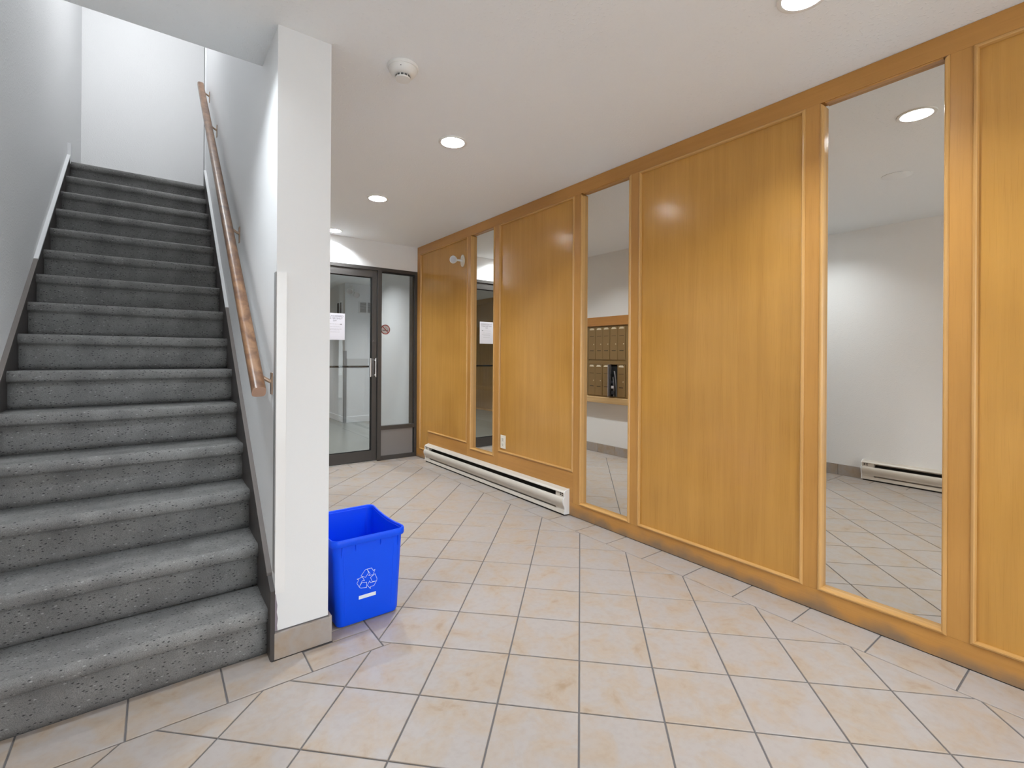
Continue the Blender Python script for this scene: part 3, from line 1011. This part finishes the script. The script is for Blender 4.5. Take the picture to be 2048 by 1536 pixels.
# smoke detector
t = thing('smoke_detector', 'white round smoke detector on the lobby ceiling', 'smoke detector', (0.857, 1.95, H))
sx_, sy_ = 0.857, 1.948
obj('mounting_base', lathe([(0, 0.0), (0.066, 0.0), (0.067, -0.006), (0.064, -0.012), (0.0, -0.012)], (sx_, sy_, H), seg=36), M['plastic_white'], t, True)
b_ = obj('housing', lathe([(0.060, -0.012), (0.059, -0.022), (0.050, -0.034), (0.036, -0.040), (0.034, -0.040), (0.0, -0.040)], (sx_, sy_, H), seg=36), M['plastic_white'], t, True)
obj('sensor_cap', lathe([(0.030, -0.040), (0.031, -0.050), (0.033, -0.051), (0.032, -0.056), (0.0, -0.057)], (sx_, sy_, H), seg=28), M['plastic_white'], t, True)
for a in range(0, 360, 30):
    c, s = math.cos(R(a)), math.sin(R(a))
    bm = bmesh.new()
    add_box(bm, -0.001, 0.001, -0.0055, 0.0055, -0.0035, 0.0035)
    bm.transform(Matrix.Translation((sx_ + 0.0305 * c, sy_ + 0.0305 * s, H - 0.0455)) @ Matrix.Rotation(R(a), 4, 'Z'))
    obj('vent_slot', bm, M['grille_back'], b_)
obj('indicator', lathe([(0, 0), (0.003, 0), (0.002, 0.002), (0, 0.0022)], (sx_ - 0.030, sy_ - 0.047, H - 0.024), (-0.45, -0.7, -0.55), 10), M['ink'], b_)

# blank round plate on the ceiling (its edge shows in the right mirror)
o = obj('ceiling_plate', lathe([(0, -0.0005), (0.085, -0.0005), (0.085, -0.0025), (0.083, -0.0035), (0, -0.004)], (0.86, 1.04, H), seg=40), M['ceiling'], None, True)
tag(o, 'blank round white cover plate on the ceiling', 'cover plate')

# ------------------------------------------------------------------ glazed door and sidelight
D0, D1 = YD - 0.005, YD + 0.045        # frame depth
dr = thing('door_1', 'dark bronze framed glass door with a sidelight', 'door', (1.68, YD, 0), kind='structure')
def dbox(name, x0, x1, z0, z1, y0=D0, y1=D1, mat=None, par=None, bev=0.0015):
    return obj(name, box(x0, x1, y0, y1, z0, z1, bev), mat or M['bronze'], par or dr)
dbox('frame_head', 0.93, W - 0.001, 2.088, 2.124)
dbox('frame_jamb', 0.93, 0.975, 0.001, 2.088)
dbox('frame_jamb', 2.398, W - 0.001, 0.001, 2.088)
dbox('mullion', 1.955, 1.998, 0.001, 2.088, y0=D0 - 0.012)
dbox('frame_stop', 2.375, 2.398, 0.05, 2.088, y0=D0 + 0.02, y1=D1 + 0.05)
# sidelight
dbox('sidelight_sill', 1.998, 2.398, 0.001, 0.047)
dbox('sidelight_rail', 1.998, 2.398, 0.335, 0.378)
dbox('kick_panel', 1.998, 2.385, 0.047, 0.335, y0=YD + 0.012, y1=YD + 0.02, mat=M['bronze_panel'], bev=0)
dbox('gasket', 2.385, 2.398, 0.047, 0.335, y0=YD + 0.008, y1=YD + 0.02, mat=M['black'], bev=0)
dbox('pane', 1.998, 2.398, 0.378, 2.088, y0=YD + 0.014, y1=YD + 0.020, mat=M['glass'], bev=0)
dbox('bead', 1.998, 2.398, 2.070, 2.088, y0=YD + 0.004, y1=YD + 0.03, mat=M['black'], bev=0)
# door leaf
L0, L1 = YD + 0.004, YD + 0.040
leaf = dbox('leaf_stile', 1.898, 1.951, 0.012, 2.084, L0, L1)
dbox('leaf_stile', 0.979, 1.032, 0.012, 2.084, L0, L1)
dbox('leaf_top_rail', 1.032, 1.898, 2.008, 2.084, L0, L1)
dbox('leaf_bottom_rail', 1.032, 1.898, 0.012, 0.122, L0, L1)
dbox('pane', 1.032, 1.898, 0.122, 2.008, YD + 0.018, YD + 0.024, M['glass'], bev=0)
dbox('glazing_bead', 1.884, 1.898, 0.122, 2.008, YD + 0.012, YD + 0.030, M['black'], bev=0)
dbox('glazing_bead', 1.032, 1.884, 0.122, 0.130, YD + 0.012, YD + 0.030, M['black'], bev=0)
dbox('glazing_bead', 1.032, 1.884, 2.000, 2.008, YD + 0.012, YD + 0.030, M['black'], bev=0)
dbox('push_bar', 1.032, 1.884, 1.026, 1.046, YD + 0.050, YD + 0.062, M['black'])
dbox('threshold', 0.975, 1.955, 0.0005, 0.010, YD - 0.012, YD + 0.06, M['alu'])
# pull handle
ph = dbox('pull_plate', 1.872, 1.882, 0.925, 1.128, YD - 0.020, YD + 0.010, M['alu'])
for q in range(3):
    dbox('handle_rib', 1.889 + q * 0.009, 1.894 + q * 0.009, 0.930, 1.124, YD - 0.008, YD + 0.004, M['bronze_panel'], ph, 0.001)
dbox('pull_grip', 1.926, 1.933, 0.925, 1.128, YD - 0.034, YD - 0.020, simple('polished_alu', (0.85, 0.85, 0.85), 0.25, 0.6), ph, 0.002)
for zz in (0.945, 1.105):
    dbox('grip_post', 1.918, 1.931, zz - 0.006, zz + 0.006, YD - 0.024, YD + 0.004, M['alu'], ph, 0.001)
obj('lock_cylinder', lathe([(0, 0.006), (0.008, 0.006), (0.009, 0.007), (0.0135, 0.006), (0.0145, 0.0), (0, 0)], (1.922, YD + 0.004, 1.312), (0, -1, 0), 24), M['bronze'], dr, True)

# notice taped to the door glass
PX0, PX1, PZ0, PZ1 = 1.392, 1.608, 1.318, 1.597
GY = YD + 0.0178
nt_ = thing('paper_notice', 'white printed paper notice taped to the glass door', 'notice', ((PX0 + PX1) / 2, GY, PZ0))
obj('sheet', box(PX0, PX1, GY - 0.0006, GY, PZ0, PZ1), M['paper'], nt_)
def lettering(txt, size, cx, cz, y, mat, parent, name='lettering', bold=0.0):
    cu = bpy.data.curves.new(name, 'FONT')
    cu.body = txt
    cu.size = size
    cu.align_x = 'CENTER'
    cu.align_y = 'CENTER'
    cu.extrude = 0.00008
    cu.offset = bold
    tmp = bpy.data.objects.new('tmp', cu)
    COL.objects.link(tmp)
    dg = bpy.context.evaluated_depsgraph_get()
    me = bpy.data.meshes.new_from_object(tmp.evaluated_get(dg))
    bpy.data.objects.remove(tmp)
    bpy.data.curves.remove(cu)
    me.transform(Matrix.Translation((cx, y, cz)) @ Matrix.Rotation(R(90), 4, 'X'))
    bm = bmesh.new(); bm.from_mesh(me); bpy.data.meshes.remove(me)
    return obj(name, bm, mat, parent, recalc=False)
pc = (PX0 + PX1) / 2 + 0.004
for txt, zz, sz in (('THUNDERBIRD', 1.566, 0.026), ('WATER SHUT', 1.541, 0.026), ('OFF', 1.517, 0.022)):
    lettering(txt, sz, pc, zz, GY - 0.0009, M['ink'], nt_)
rnd = random.Random(3)
for zz, w_ in ((1.483, 0.13), (1.455, 0.12), (1.432, 0.11), (1.422, 0.10), (1.400, 0.09)):
    bm = bmesh.new()
    xa = pc - w_ / 2
    while xa < pc + w_ / 2:
        l_ = rnd.uniform(0.006, 0.018)
        add_box(bm, xa, xa + l_, GY - 0.0009, GY - 0.0007, zz - 0.0016, zz + 0.0016)
        xa += l_ + 0.005
    obj('printed_line', bm, M['grille'], nt_)
obj('bold_mark', box(pc + 0.058, pc + 0.072, GY - 0.0009, GY - 0.0007, 1.479, 1.487), M['newsink'], nt_)

# no smoking sticker on the sidelight
sc_ = Vector((2.052, YD + 0.0128, 1.446))
sg = thing('no_smoking_sticker', 'round red no smoking sticker on the sidelight glass', 'sticker', sc_)
obj('backing', lathe([(0, 0), (0.056, 0), (0.056, 0.0006), (0, 0.0006)], sc_, (0, -1, 0), 40), M['sign_clear'], sg)
bm = bmesh.new()
add_lathe(bm, [(0.044, 0.0007), (0.053, 0.0007), (0.053, 0.0010), (0.044, 0.0010), (0.044, 0.0007)], Matrix.Translation(sc_) @ Vector((0, 0, 1)).rotation_difference(Vector((0, -1, 0))).to_matrix().to_4x4(), 40)
obj('red_ring', bm, M['sign_red'], sg)
bm = box(-0.048, 0.048, -0.0011, -0.0007, -0.0048, 0.0048)
bm.transform(Matrix.Translation(sc_) @ Matrix.Rotation(R(45), 4, 'Y'))
obj('red_slash', bm, M['sign_red'], sg)
obj('cigarette', box(sc_.x - 0.034, sc_.x + 0.014, sc_.y - 0.0010, sc_.y - 0.0007, sc_.z - 0.012, sc_.z - 0.004), M['black'], sg)
obj('cigarette_tip', box(sc_.x + 0.018, sc_.x + 0.030, sc_.y - 0.0010, sc_.y - 0.0007, sc_.z - 0.012, sc_.z - 0.004), M['black'], sg)
for dx in (0.0, 0.010):
    bm = bmesh.new()
    add_tube(bm, [(sc_.x - 0.004 + dx + 0.0, sc_.y - 0.001, sc_.z + 0.036), (sc_.x - 0.008 + dx, sc_.y - 0.001, sc_.z + 0.029), (sc_.x + 0.004 + dx, sc_.y - 0.001, sc_.z + 0.022), (sc_.x + 0.005 + dx, sc_.y - 0.001, sc_.z + 0.014), (sc_.x + 0.018 + dx, sc_.y - 0.001, sc_.z + 0.008), (sc_.x + 0.020 + dx, sc_.y - 0.001, sc_.z + 0.0)], 0.0011, 6)
    obj('smoke_line', bm, M['ink'], sg)

# ------------------------------------------------------------------ recycling bin
def rbin():
    t = thing('recycling_bin', 'blue plastic recycling bin beside the white wall end', 'bin', (0.757, 2.24, 0))
    F0, B0 = 2.020, 2.440        # rim front / back
    Lx, Rx = 0.592, 0.915
    def ring(x0, x1, y0, y1, z, r, dip=0.0, n=7):
        pts = []
        for cx, cy, a0 in ((x1 - r, y1 - r, 0), (x0 + r, y1 - r, 90), (x0 + r, y0 + r, 180), (x1 - r, y0 + r, 270)):
            for i in range(n):
                a = R(a0 + 90 * i / (n - 1))
                pts.append((cx + r * math.cos(a), cy + r * math.sin(a)))
        # subdivide straight sides
        out = []
        for i, p in enumerate(pts):
            q = pts[(i + 1) % len(pts)]
            out.append(p)
            if math.hypot(q[0] - p[0], q[1] - p[1]) > 0.06:
                for k in range(1, 12):
                    out.append((p[0] + (q[0] - p[0]) * k / 12, p[1] + (q[1] - p[1]) * k / 12))
        res = []
        ym = (y0 + y1) / 2
        for px, py in out:
            side = max(0.0, 1 - ((py - ym) / ((y1 - y0) * 0.40)) ** 2) if (abs(px - x0) < 0.012 or abs(px - x1) < 0.012) else 0.0
            res.append((px, py, z - dip * side))
        return res
    def rings(specs, name, mat, close_first=False, close_last=False, par=None):
        bm = bmesh.new()
        rr = [[bm.verts.new(p) for p in ring(*s)] for s in specs]
        for a, b in zip(rr, rr[1:]):
            nn = len(a)
            for i in range(nn):
                bm.faces.new((a[i], a[(i + 1) % nn], b[(i + 1) % nn], b[i]))
        if close_first: bm.faces.new(rr[0])
        if close_last: bm.faces.new(rr[-1])
        return obj(name, bm, mat, par or t, True)
    zt = 0.378
    DP = 0.011
    b = 0.024     # taper at the foot
    body = rings([(Lx + b + 0.02, Rx - b - 0.02, F0 + b + 0.005, B0 - b - 0.03, 0.0005, 0.02),
                  (Lx + b + 0.004, Rx - b - 0.004, F0 + b - 0.008, B0 - b - 0.016, 0.006, 0.026),
                  (Lx + b, Rx - b, F0 + b - 0.012, B0 - b - 0.012, 0.018, 0.028),
                  (Lx + 0.008, Rx - 0.008, F0 + 0.006, B0 - 0.008, zt - 0.045, 0.030, DP * 0.3),
                  (Lx + 0.006, Rx - 0.006, F0 + 0.005, B0 - 0.006, zt - 0.006, 0.030, DP),
                  (Lx + 0.008, Rx - 0.008, F0 + 0.007, B0 - 0.008, zt - 0.004, 0.029, DP),
                  (Lx + b + 0.004, Rx - b - 0.004, F0 + b - 0.006, B0 - b - 0.016, 0.022, 0.026)],
                 'body', M['bin'], close_first=True, close_last=True)
    rings([(Lx + 0.0065, Rx - 0.0065, F0 + 0.0055, B0 - 0.0065, zt - 0.030, 0.030, DP),
           (Lx - 0.001, Rx + 0.001, F0 - 0.002, B0 + 0.001, zt - 0.030, 0.032, DP),
           (Lx - 0.003, Rx + 0.003, F0 - 0.004, B0 + 0.003, zt - 0.026, 0.033, DP),
           (Lx - 0.003, Rx + 0.003, F0 - 0.004, B0 + 0.003, zt - 0.006, 0.033, DP),
           (Lx, Rx, F0 - 0.001, B0, zt, 0.031, DP),
           (Lx + 0.005, Rx - 0.005, F0 + 0.004, B0 - 0.005, zt - 0.001, 0.030, DP),
           (Lx + 0.010, Rx - 0.010, F0 + 0.009, B0 - 0.010, zt - 0.012, 0.028, DP)],
          'rim', M['bin'])
    # little ribs under the rim and the shallow front panel lines
    def fy(z): return (F0 + b - 0.012) + (F0 + 0.006 - (F0 + b - 0.012)) * (z - 0.018) / (zt - 0.045 - 0.018)
    for xx, z0, z1 in ((0.632, 0.300, 0.350), (0.690, 0.318, 0.350), (0.800, 0.318, 0.350), (0.880, 0.300, 0.350)):
        obj('rib', prism([(fy(z0) - 0.0005, z0), (fy(z1) - 0.007, z1 - 0.01), (fy(z1) - 0.007, z1), (fy(z1) + 0.006, z1), (fy(z0) + 0.006, z0)], 'X', xx, xx + 0.004), M['bin'], t)
    for xx in (0.640, 0.862):
        z0, z1 = 0.045, 0.315
        sl = 0.014 * (1 if xx < 0.7 else -1)
        bm = bmesh.new()
        add_tube(bm, [(xx + sl * 0.7, fy(z0) + 0.0004, z0), (xx, fy(z1) + 0.0004, z1)], 0.0014, 6)
        obj('panel_ridge', bm, M['bin'], t)
    # printed recycling arrows (outlines) on the front
    one = [(-58, 39), (-27, 78), (-13, 85), (-4, 80), (9, 50), (-18, 16)]
    two = [(-13, 85), (35, 84), (50, 57), (66, 66), (48, 22), (8, 24), (22, 38), (-4, 80)]
    CX, CZ, S = 0.7445, 0.184, 0.00050
    slope = (0.006 + 0.012 - b) / (zt - 0.063)
    def on_front(px, pz, off=0.0008):
        return (px, fy(pz) - off, pz)
    for rotk in range(3):
        a = R(-120 * rotk)
        for poly in (one, two):
            bm = bmesh.new()
            pp = [(p[0] * math.cos(a) - (p[1] + 3) * math.sin(a), p[0] * math.sin(a) + (p[1] + 3) * math.cos(a)) for p in poly]
            pts = [on_front(CX + S * p[0], CZ + S * p[1], 0.0002) for p in pp]
            for p, q in zip(pts, pts[1:] + pts[:1]):
                add_tube(bm, [p, q], 0.00085, 6)
            obj('printed_arrow', bm, M['bin_print'], t)
    z0, z1 = 0.105, 0.120
    x0, x1 = 0.707, 0.782
    bm = bmesh.new()
    vv = [bm.verts.new(on_front(*p)) for p in ((x0, z0), (x1, z0), (x1, z1), (x0, z1))]
    v2 = [bm.verts.new(on_front(*p, 0.0001)) for p in ((x0, z0), (x1, z0), (x1, z1), (x0, z1))]
    bm.faces.new(vv); bm.faces.new(v2[::-1])
    for i in range(4): bm.faces.new((vv[i], vv[(i + 1) % 4], v2[(i + 1) % 4], v2[i]))
    obj('printed_bar', bm, M['bin_print'], t)
    return t
rbin()

# ------------------------------------------------------------------ mailboxes on the lobby side of the stair wall
MY0, CW = 3.600, 0.1165
ROWS = ((0.690, 1.070), (1.122, 1.518))
MX = X1 + 0.001
def mailbank(y0, label, openk=None):
    t = thing('mailbox_bank', label, 'mailboxes', (MX, y0 + 2.5 * CW, 0.68), 'bronze mailbox banks above the oak ledge')
    y1 = y0 + 5 * CW
    fx = MX + 0.020
    bm = bmesh.new()
    add_box(bm, MX, fx, y0, y1 + 0.002, ROWS[0][1], ROWS[1][0])
    add_box(bm, MX, fx, y0, y1 + 0.002, ROWS[1][1], 1.530)
    add_box(bm, MX, fx, y0, y1 + 0.002, 0.680, ROWS[0][0])
    add_box(bm, MX, fx, y1, y1 + 0.004, ROWS[0][0], ROWS[1][1])
    add_box(bm, MX, MX + 0.002, y0, y1, ROWS[0][0], ROWS[1][1])
    obj('frame', bm, M['mailbox'], t)
    for rI, (z0, z1) in enumerate(ROWS):
        for c in range(5):
            ya = y0 + c * CW + 0.002; yb = ya + CW - 0.004
            opened = openk == (rI, c)
            if opened:
                for nm, bx in (('box_wall', (MX + 0.002, fx, ya - 0.001, ya + 0.001, z0, z1)), ('box_wall', (MX + 0.002, fx, yb - 0.001, yb + 0.001, z0, z1))):
                    obj(nm, box(*bx), M['mailbox_in'], t)
                obj('box_back', box(MX + 0.002, MX + 0.004, ya, yb, z0, z1), M['black'], t)
                # door swung out on its far edge
                bm = box(0.0, 0.008, -(CW - 0.006), 0.0, z0 + 0.004, z1 - 0.004, 0.001)
                bm.transform(Matrix.Translation((fx, yb + 0.002, 0)) @ Matrix.Rotation(R(60), 4, 'Z'))
                d = obj('door', bm, M['mailbox_in'], t)
                continue
            dpr = fx + (0.006 if (rI + c) % 3 else 0.009)
            d = obj('door', box(fx - 0.012, dpr, ya, yb, z0 + 0.003, z1 - 0.003, 0.0012), M['mailbox'], t)
            obj('label_card', box(dpr, dpr + 0.001, ya + 0.020, yb - 0.020, z1 - 0.030, z1 - 0.020), M['label'], d)
            obj('label_card', box(dpr, dpr + 0.001, ya + 0.030, yb - 0.030, z1 - 0.017, z1 - 0.010), M['label'], d)
            obj('slot', box(dpr - 0.0005, dpr + 0.0006, ya + 0.022, yb - 0.022, z1 - 0.112, z1 - 0.108), M['mailbox_dark'], d)
            obj('lock', lathe([(0, 0.004), (0.005, 0.004), (0.0075, 0.002), (0.008, 0), (0, 0)], (dpr, ya + 0.026, (z0 + z1) / 2 - 0.01), (1, 0, 0), 14), M['brass'], d)
            obj('number_strip', box(dpr, dpr + 0.0006, ya + 0.026, yb - 0.026, z0 + 0.108, z0 + 0.116), M['mailbox_dark'], d)
    return t
mailbank(MY0, 'bank of bronze mailboxes with one open door, in the mirror', openk=(0, 1))
mailbank(MY0 + 5 * CW + 0.036, 'bank of bronze mailboxes nearer the glazed door')
mailbank(MY0 - 5 * CW - 0.036, 'bank of bronze mailboxes nearer the recycling bin')
YA, YZ = MY0 - 5 * CW - 0.08, MY0 + 10 * CW + 0.08
tr = obj('mailbox_header', box(X1 + 0.0005, X1 + 0.040, YA, YZ, 1.532, 1.640, 0.003), M['oak_mail'])
tag(tr, 'brown oak header board above the mailboxes', 'board')
le = obj('mailbox_ledge', box(X1 + 0.0005, X1 + 0.085, YA, YZ, 0.610, 0.678, 0.004), M['oak_ledge'])
tag(le, 'pale oak ledge below the mailboxes', 'ledge')
for a, b in ((MY0 + 5 * CW + 0.006, MY0 + 5 * CW + 0.034), (MY0 - 0.034, MY0 - 0.002)):
    o = obj('mailbox_divider', box(X1 + 0.0005, X1 + 0.022, a, b, 0.679, 1.531), M['mailbox'])
    tag(o, 'bronze filler strip between the mailbox banks, ' + ('nearer the door' if a > 4 else 'nearer the bin'), 'filler strip')
# newspapers in the open box
nw = thing('newspaper', 'folded newspapers stuffed in the open mailbox', 'newspaper', (X1 + 0.02, MY0 + 1.5 * CW, 0.69))
for q in range(4):
    bm = bmesh.new()
    y_ = MY0 + CW + 0.020 + q * 0.016
    pts = []
    for i in range(9):
        f = i / 8
        pts.append((y_ + 0.034 * f * f - 0.012 * q * f, 0.694 + f * (0.30 - 0.035 * q)))
    for p, r_ in zip(pts, pts[1:]):
        vv = [bm.verts.new(v) for v in ((MX + 0.006, *p), (MX + 0.028 + 0.006 * q, *p), (MX + 0.028 + 0.006 * q, *r_), (MX + 0.006, *r_))]
        bm.faces.new(vv)
    ret = bmesh.ops.solidify(bm, geom=bm.faces[:], thickness=0.002)
    obj('folded_sheet', bm, M['newsprint'] if q % 2 == 0 else M['newsink'], nw)
for q, (za, zb) in enumerate(((0.72, 0.76), (0.79, 0.82), (0.85, 0.88))):
    obj('printed_block', box(MX + 0.048, MX + 0.050, MY0 + CW + 0.03 + 0.008 * q, MY0 + CW + 0.075, za, zb), M['newsink'] if q != 1 else M['newsprint'], nw)

# ------------------------------------------------------------------ hall behind the glazed door
HX1, HY1 = 4.6, 11.0
CXH, CYH = 2.62, 8.30
struct('floor_hall', box(XHL, HX1, YD + 0.02, HY1, -0.05, 0.0), M['hall_floor'], 'grey vinyl floor of the hall behind the door')
struct('ceiling_hall', holed_plane([(X1, YD + 0.06), (HX1, YD + 0.06), (HX1, HY1), (XHL, HY1), (XHL, 5.33), (X1, 5.33)], [(x, y, RH) for x, y in HPOTS], H), M['ceiling'], 'white ceiling of the hall behind the door')
struct('wall_hall_side', box(W + 0.01, W + 0.16, YD + 0.12, 6.45, 0, H), M['smooth_white'], 'white wall right behind the sidelight')
struct('wall_hall_return', box(W + 0.16, HX1, 6.33, 6.45, 0, H), M['smooth_white'], 'white return wall in the hall')
wc = struct('wall_hall_corner', box(CXH, HX1, CYH, HY1, 0, H), M['smooth_white'], 'white outside corner seen through the glass door')
struct('wall_hall_right', box(HX1, HX1 + 0.1, 6.33, CYH, 0, H), M['smooth_white'], 'white wall at the right end of the hall')
struct('wall_hall_end', box(XHL, CXH, HY1, HY1 + 0.1, 0, H), M['smooth_white'], 'white wall at the far end of the hall')
struct('wall_hall_front', box(XHL, X1, 5.33, 5.43, 0, H), M['smooth_white'], 'white hall wall beneath the stair landing')
hw = struct('wall_hall_left', box(XHL - 0.1, XHL, YD + 0.02, HY1, 0, H), M['oak_hall'], 'oak panelled wall of the hall, seen in the far mirror')
obj('rail', box(XHL, XHL + 0.02, YD + 0.13, HY1, 2.30, H - 0.001, 0.002), M['oak_hall'], hw)
for yy in (6.2, 7.7, 9.25, 10.7):
    obj('stile', box(XHL, XHL + 0.02, yy - 0.04, yy + 0.04, 0.09, 2.30, 0.002), M['oak_hall'], hw)
obj('bead', box(XHL, XHL + 0.028, YD + 0.13, HY1, 0.0, 0.03, 0.003), M['oak_bead_h'], hw)
bh = struct('baseboard_hall', box(CXH - 0.012, CXH, CYH - 0.012, HY1, 0.0, 0.10, 0.002), M['smooth_white'], 'white baseboard on the hall corner')
obj('baseboard_run', box(CXH, HX1, CYH - 0.012, CYH, 0.0, 0.10, 0.002), M['smooth_white'], bh)
cgm = simple('scuffed_steel', (0.36, 0.36, 0.37), 0.35, 0.7)
t = thing('corner_guard', 'scuffed metal corner guard on the hall corner behind the door', 'corner guard', (CXH, CYH, 0.1))
obj('front_leg', box(CXH - 0.016, CXH + 0.028, CYH - 0.017, CYH - 0.013, 0.001, 1.24, 0.001), cgm, t)
obj('side_leg', box(CXH - 0.017, CXH - 0.013, CYH - 0.017, CYH + 0.028, 0.001, 1.24, 0.001), cgm, t)
# ventilation grilles
def grille(label, axis, a0, a1, z0, z1, mat):
    loc = ((a0 + a1) / 2, CYH, z0) if axis == 'X' else (CXH, (a0 + a1) / 2, z0)
    t = thing('vent_grille', label, 'vent grille', loc, 'vent grilles in the hall')
    def gb(name, a, b, d0, d1, c, e, m_, par=None):
        if axis == 'X': return obj(name, box(a, b, CYH - d1, CYH - d0, c, e), m_, par or t)
        return obj(name, box(CXH - d1, CXH - d0, a, b, c, e), m_, par or t)
    gb('backing', a0, a1, 0.0002, 0.003, z0, z1, M['grille_back'])
    w = 0.016
    for c, e in ((z0 - w, z0), (z1, z1 + w)): gb('frame', a0 - w, a1 + w, 0.0002, 0.012, c, e, M['smooth_white'])
    am = (a0 + a1) / 2
    for a, b in ((a0 - w, a0), (am - 0.009, am + 0.009), (a1, a1 + w)): gb('frame', a, b, 0.0002, 0.012, z0, z1, M['smooth_white'])
    k = 9
    for a, b in ((a0, am - 0.009), (am + 0.009, a1)):
        for i in range(k):
            zz = z0 + (z1 - z0) * (i + 0.12) / k
            gb('slat', a, b, 0.003, 0.009, zz, zz + (z1 - z0) / k * 0.72, mat)
grille('white louvred vent grille on the hall wall behind the glass door', 'X', 2.875, 3.125, 1.915, 2.095, M['grille'])
grille('dark louvred vent grille beyond the hall corner', 'Y', 8.46, 8.72, 1.905, 2.09, M['grille_back'])
o = obj('wall_plate', box(2.655, 3.03, CYH - 0.012, CYH - 0.0003, 0.955, 1.105, 0.002), simple('pale_grey_plate', (0.60, 0.60, 0.60), 0.4))
tag(o, 'pale grey rectangular plate on the hall wall behind the door', 'wall plate')
# twin head emergency light in the hall
t = thing('emergency_light', 'twin headed emergency light high on the hall corner', 'emergency light', (2.74, CYH, 2.25))
obj('back_plate', lathe([(0, 0), (0.05, 0), (0.05, 0.012), (0.04, 0.02), (0, 0.02)], (2.735, CYH - 0.0003, 2.315), (0, -1, 0), 24), M['plastic_white'], t, True)
for dx, dz, dd in ((-0.06, -0.05, (-0.6, -0.7, -0.5)), (0.05, -0.11, (0.15, -0.9, -0.35))):
    p = Vector((2.735 + dx, CYH - 0.09, 2.315 + dz))
    bm = bmesh.new()
    add_tube(bm, [(2.735, CYH - 0.015, 2.315), (2.735 + dx * 0.6, CYH - 0.06, 2.315 + dz * 0.6), p], 0.012, 10)
    obj('arm', bm, M['plastic_white'], t, True)
    h_ = obj('lamp_head', lathe([(0, -0.05), (0.03, -0.045), (0.05, -0.01), (0.055, 0.02), (0.05, 0.024), (0.046, 0.015)], p, dd, 24), M['plastic_white'], t, True)
    obj('lens', lathe([(0, 0.012), (0.02, 0.010), (0.047, 0.014)], p, dd, 24), M['sign_clear'], h_, True)
# hall smoke detector (shows in the far mirror)
t = thing('smoke_detector', 'small white smoke detector on the hall ceiling, in the far mirror', 'smoke detector', (0.10, 7.2, H))
obj('mounting_base', lathe([(0, 0), (0.075, 0), (0.075, -0.014), (0, -0.014)], (0.10, 7.2, H), seg=28), M['plastic_white'], t, True)
obj('housing', lathe([(0.068, -0.014), (0.055, -0.035), (0.036, -0.04), (0.034, -0.058), (0, -0.06)], (0.10, 7.2, H), seg=28), M['plastic_white'], t, True)
for i, (x, y) in enumerate(HPOTS):
    pot(x, y, ['recessed light in the hall just beyond the glass door', 'recessed light far down the hall', 'recessed light in the side bay of the hall', 'recessed light in the middle of the hall'][i], M['lamp_hall'], 'recessed lights in the hall ceiling')

# ------------------------------------------------------------------ ceiling fixture over the upper landing
t = thing('ceiling_fixture', 'round ceiling lamp above the upper stair landing', 'ceiling light', (-0.08, 4.35, HU))
obj('canopy', lathe([(0, 0), (0.17, 0), (0.17, -0.02), (0.16, -0.03), (0, -0.03)], (-0.08, 4.35, HU - 0.0005), seg=36), M['plastic_white'], t, True)
obj('diffuser', lathe([(0.155, -0.03), (0.15, -0.06), (0.11, -0.085), (0.05, -0.098), (0, -0.10)], (-0.08, 4.35, HU), seg=36), M['lamp_upper'], t, True)
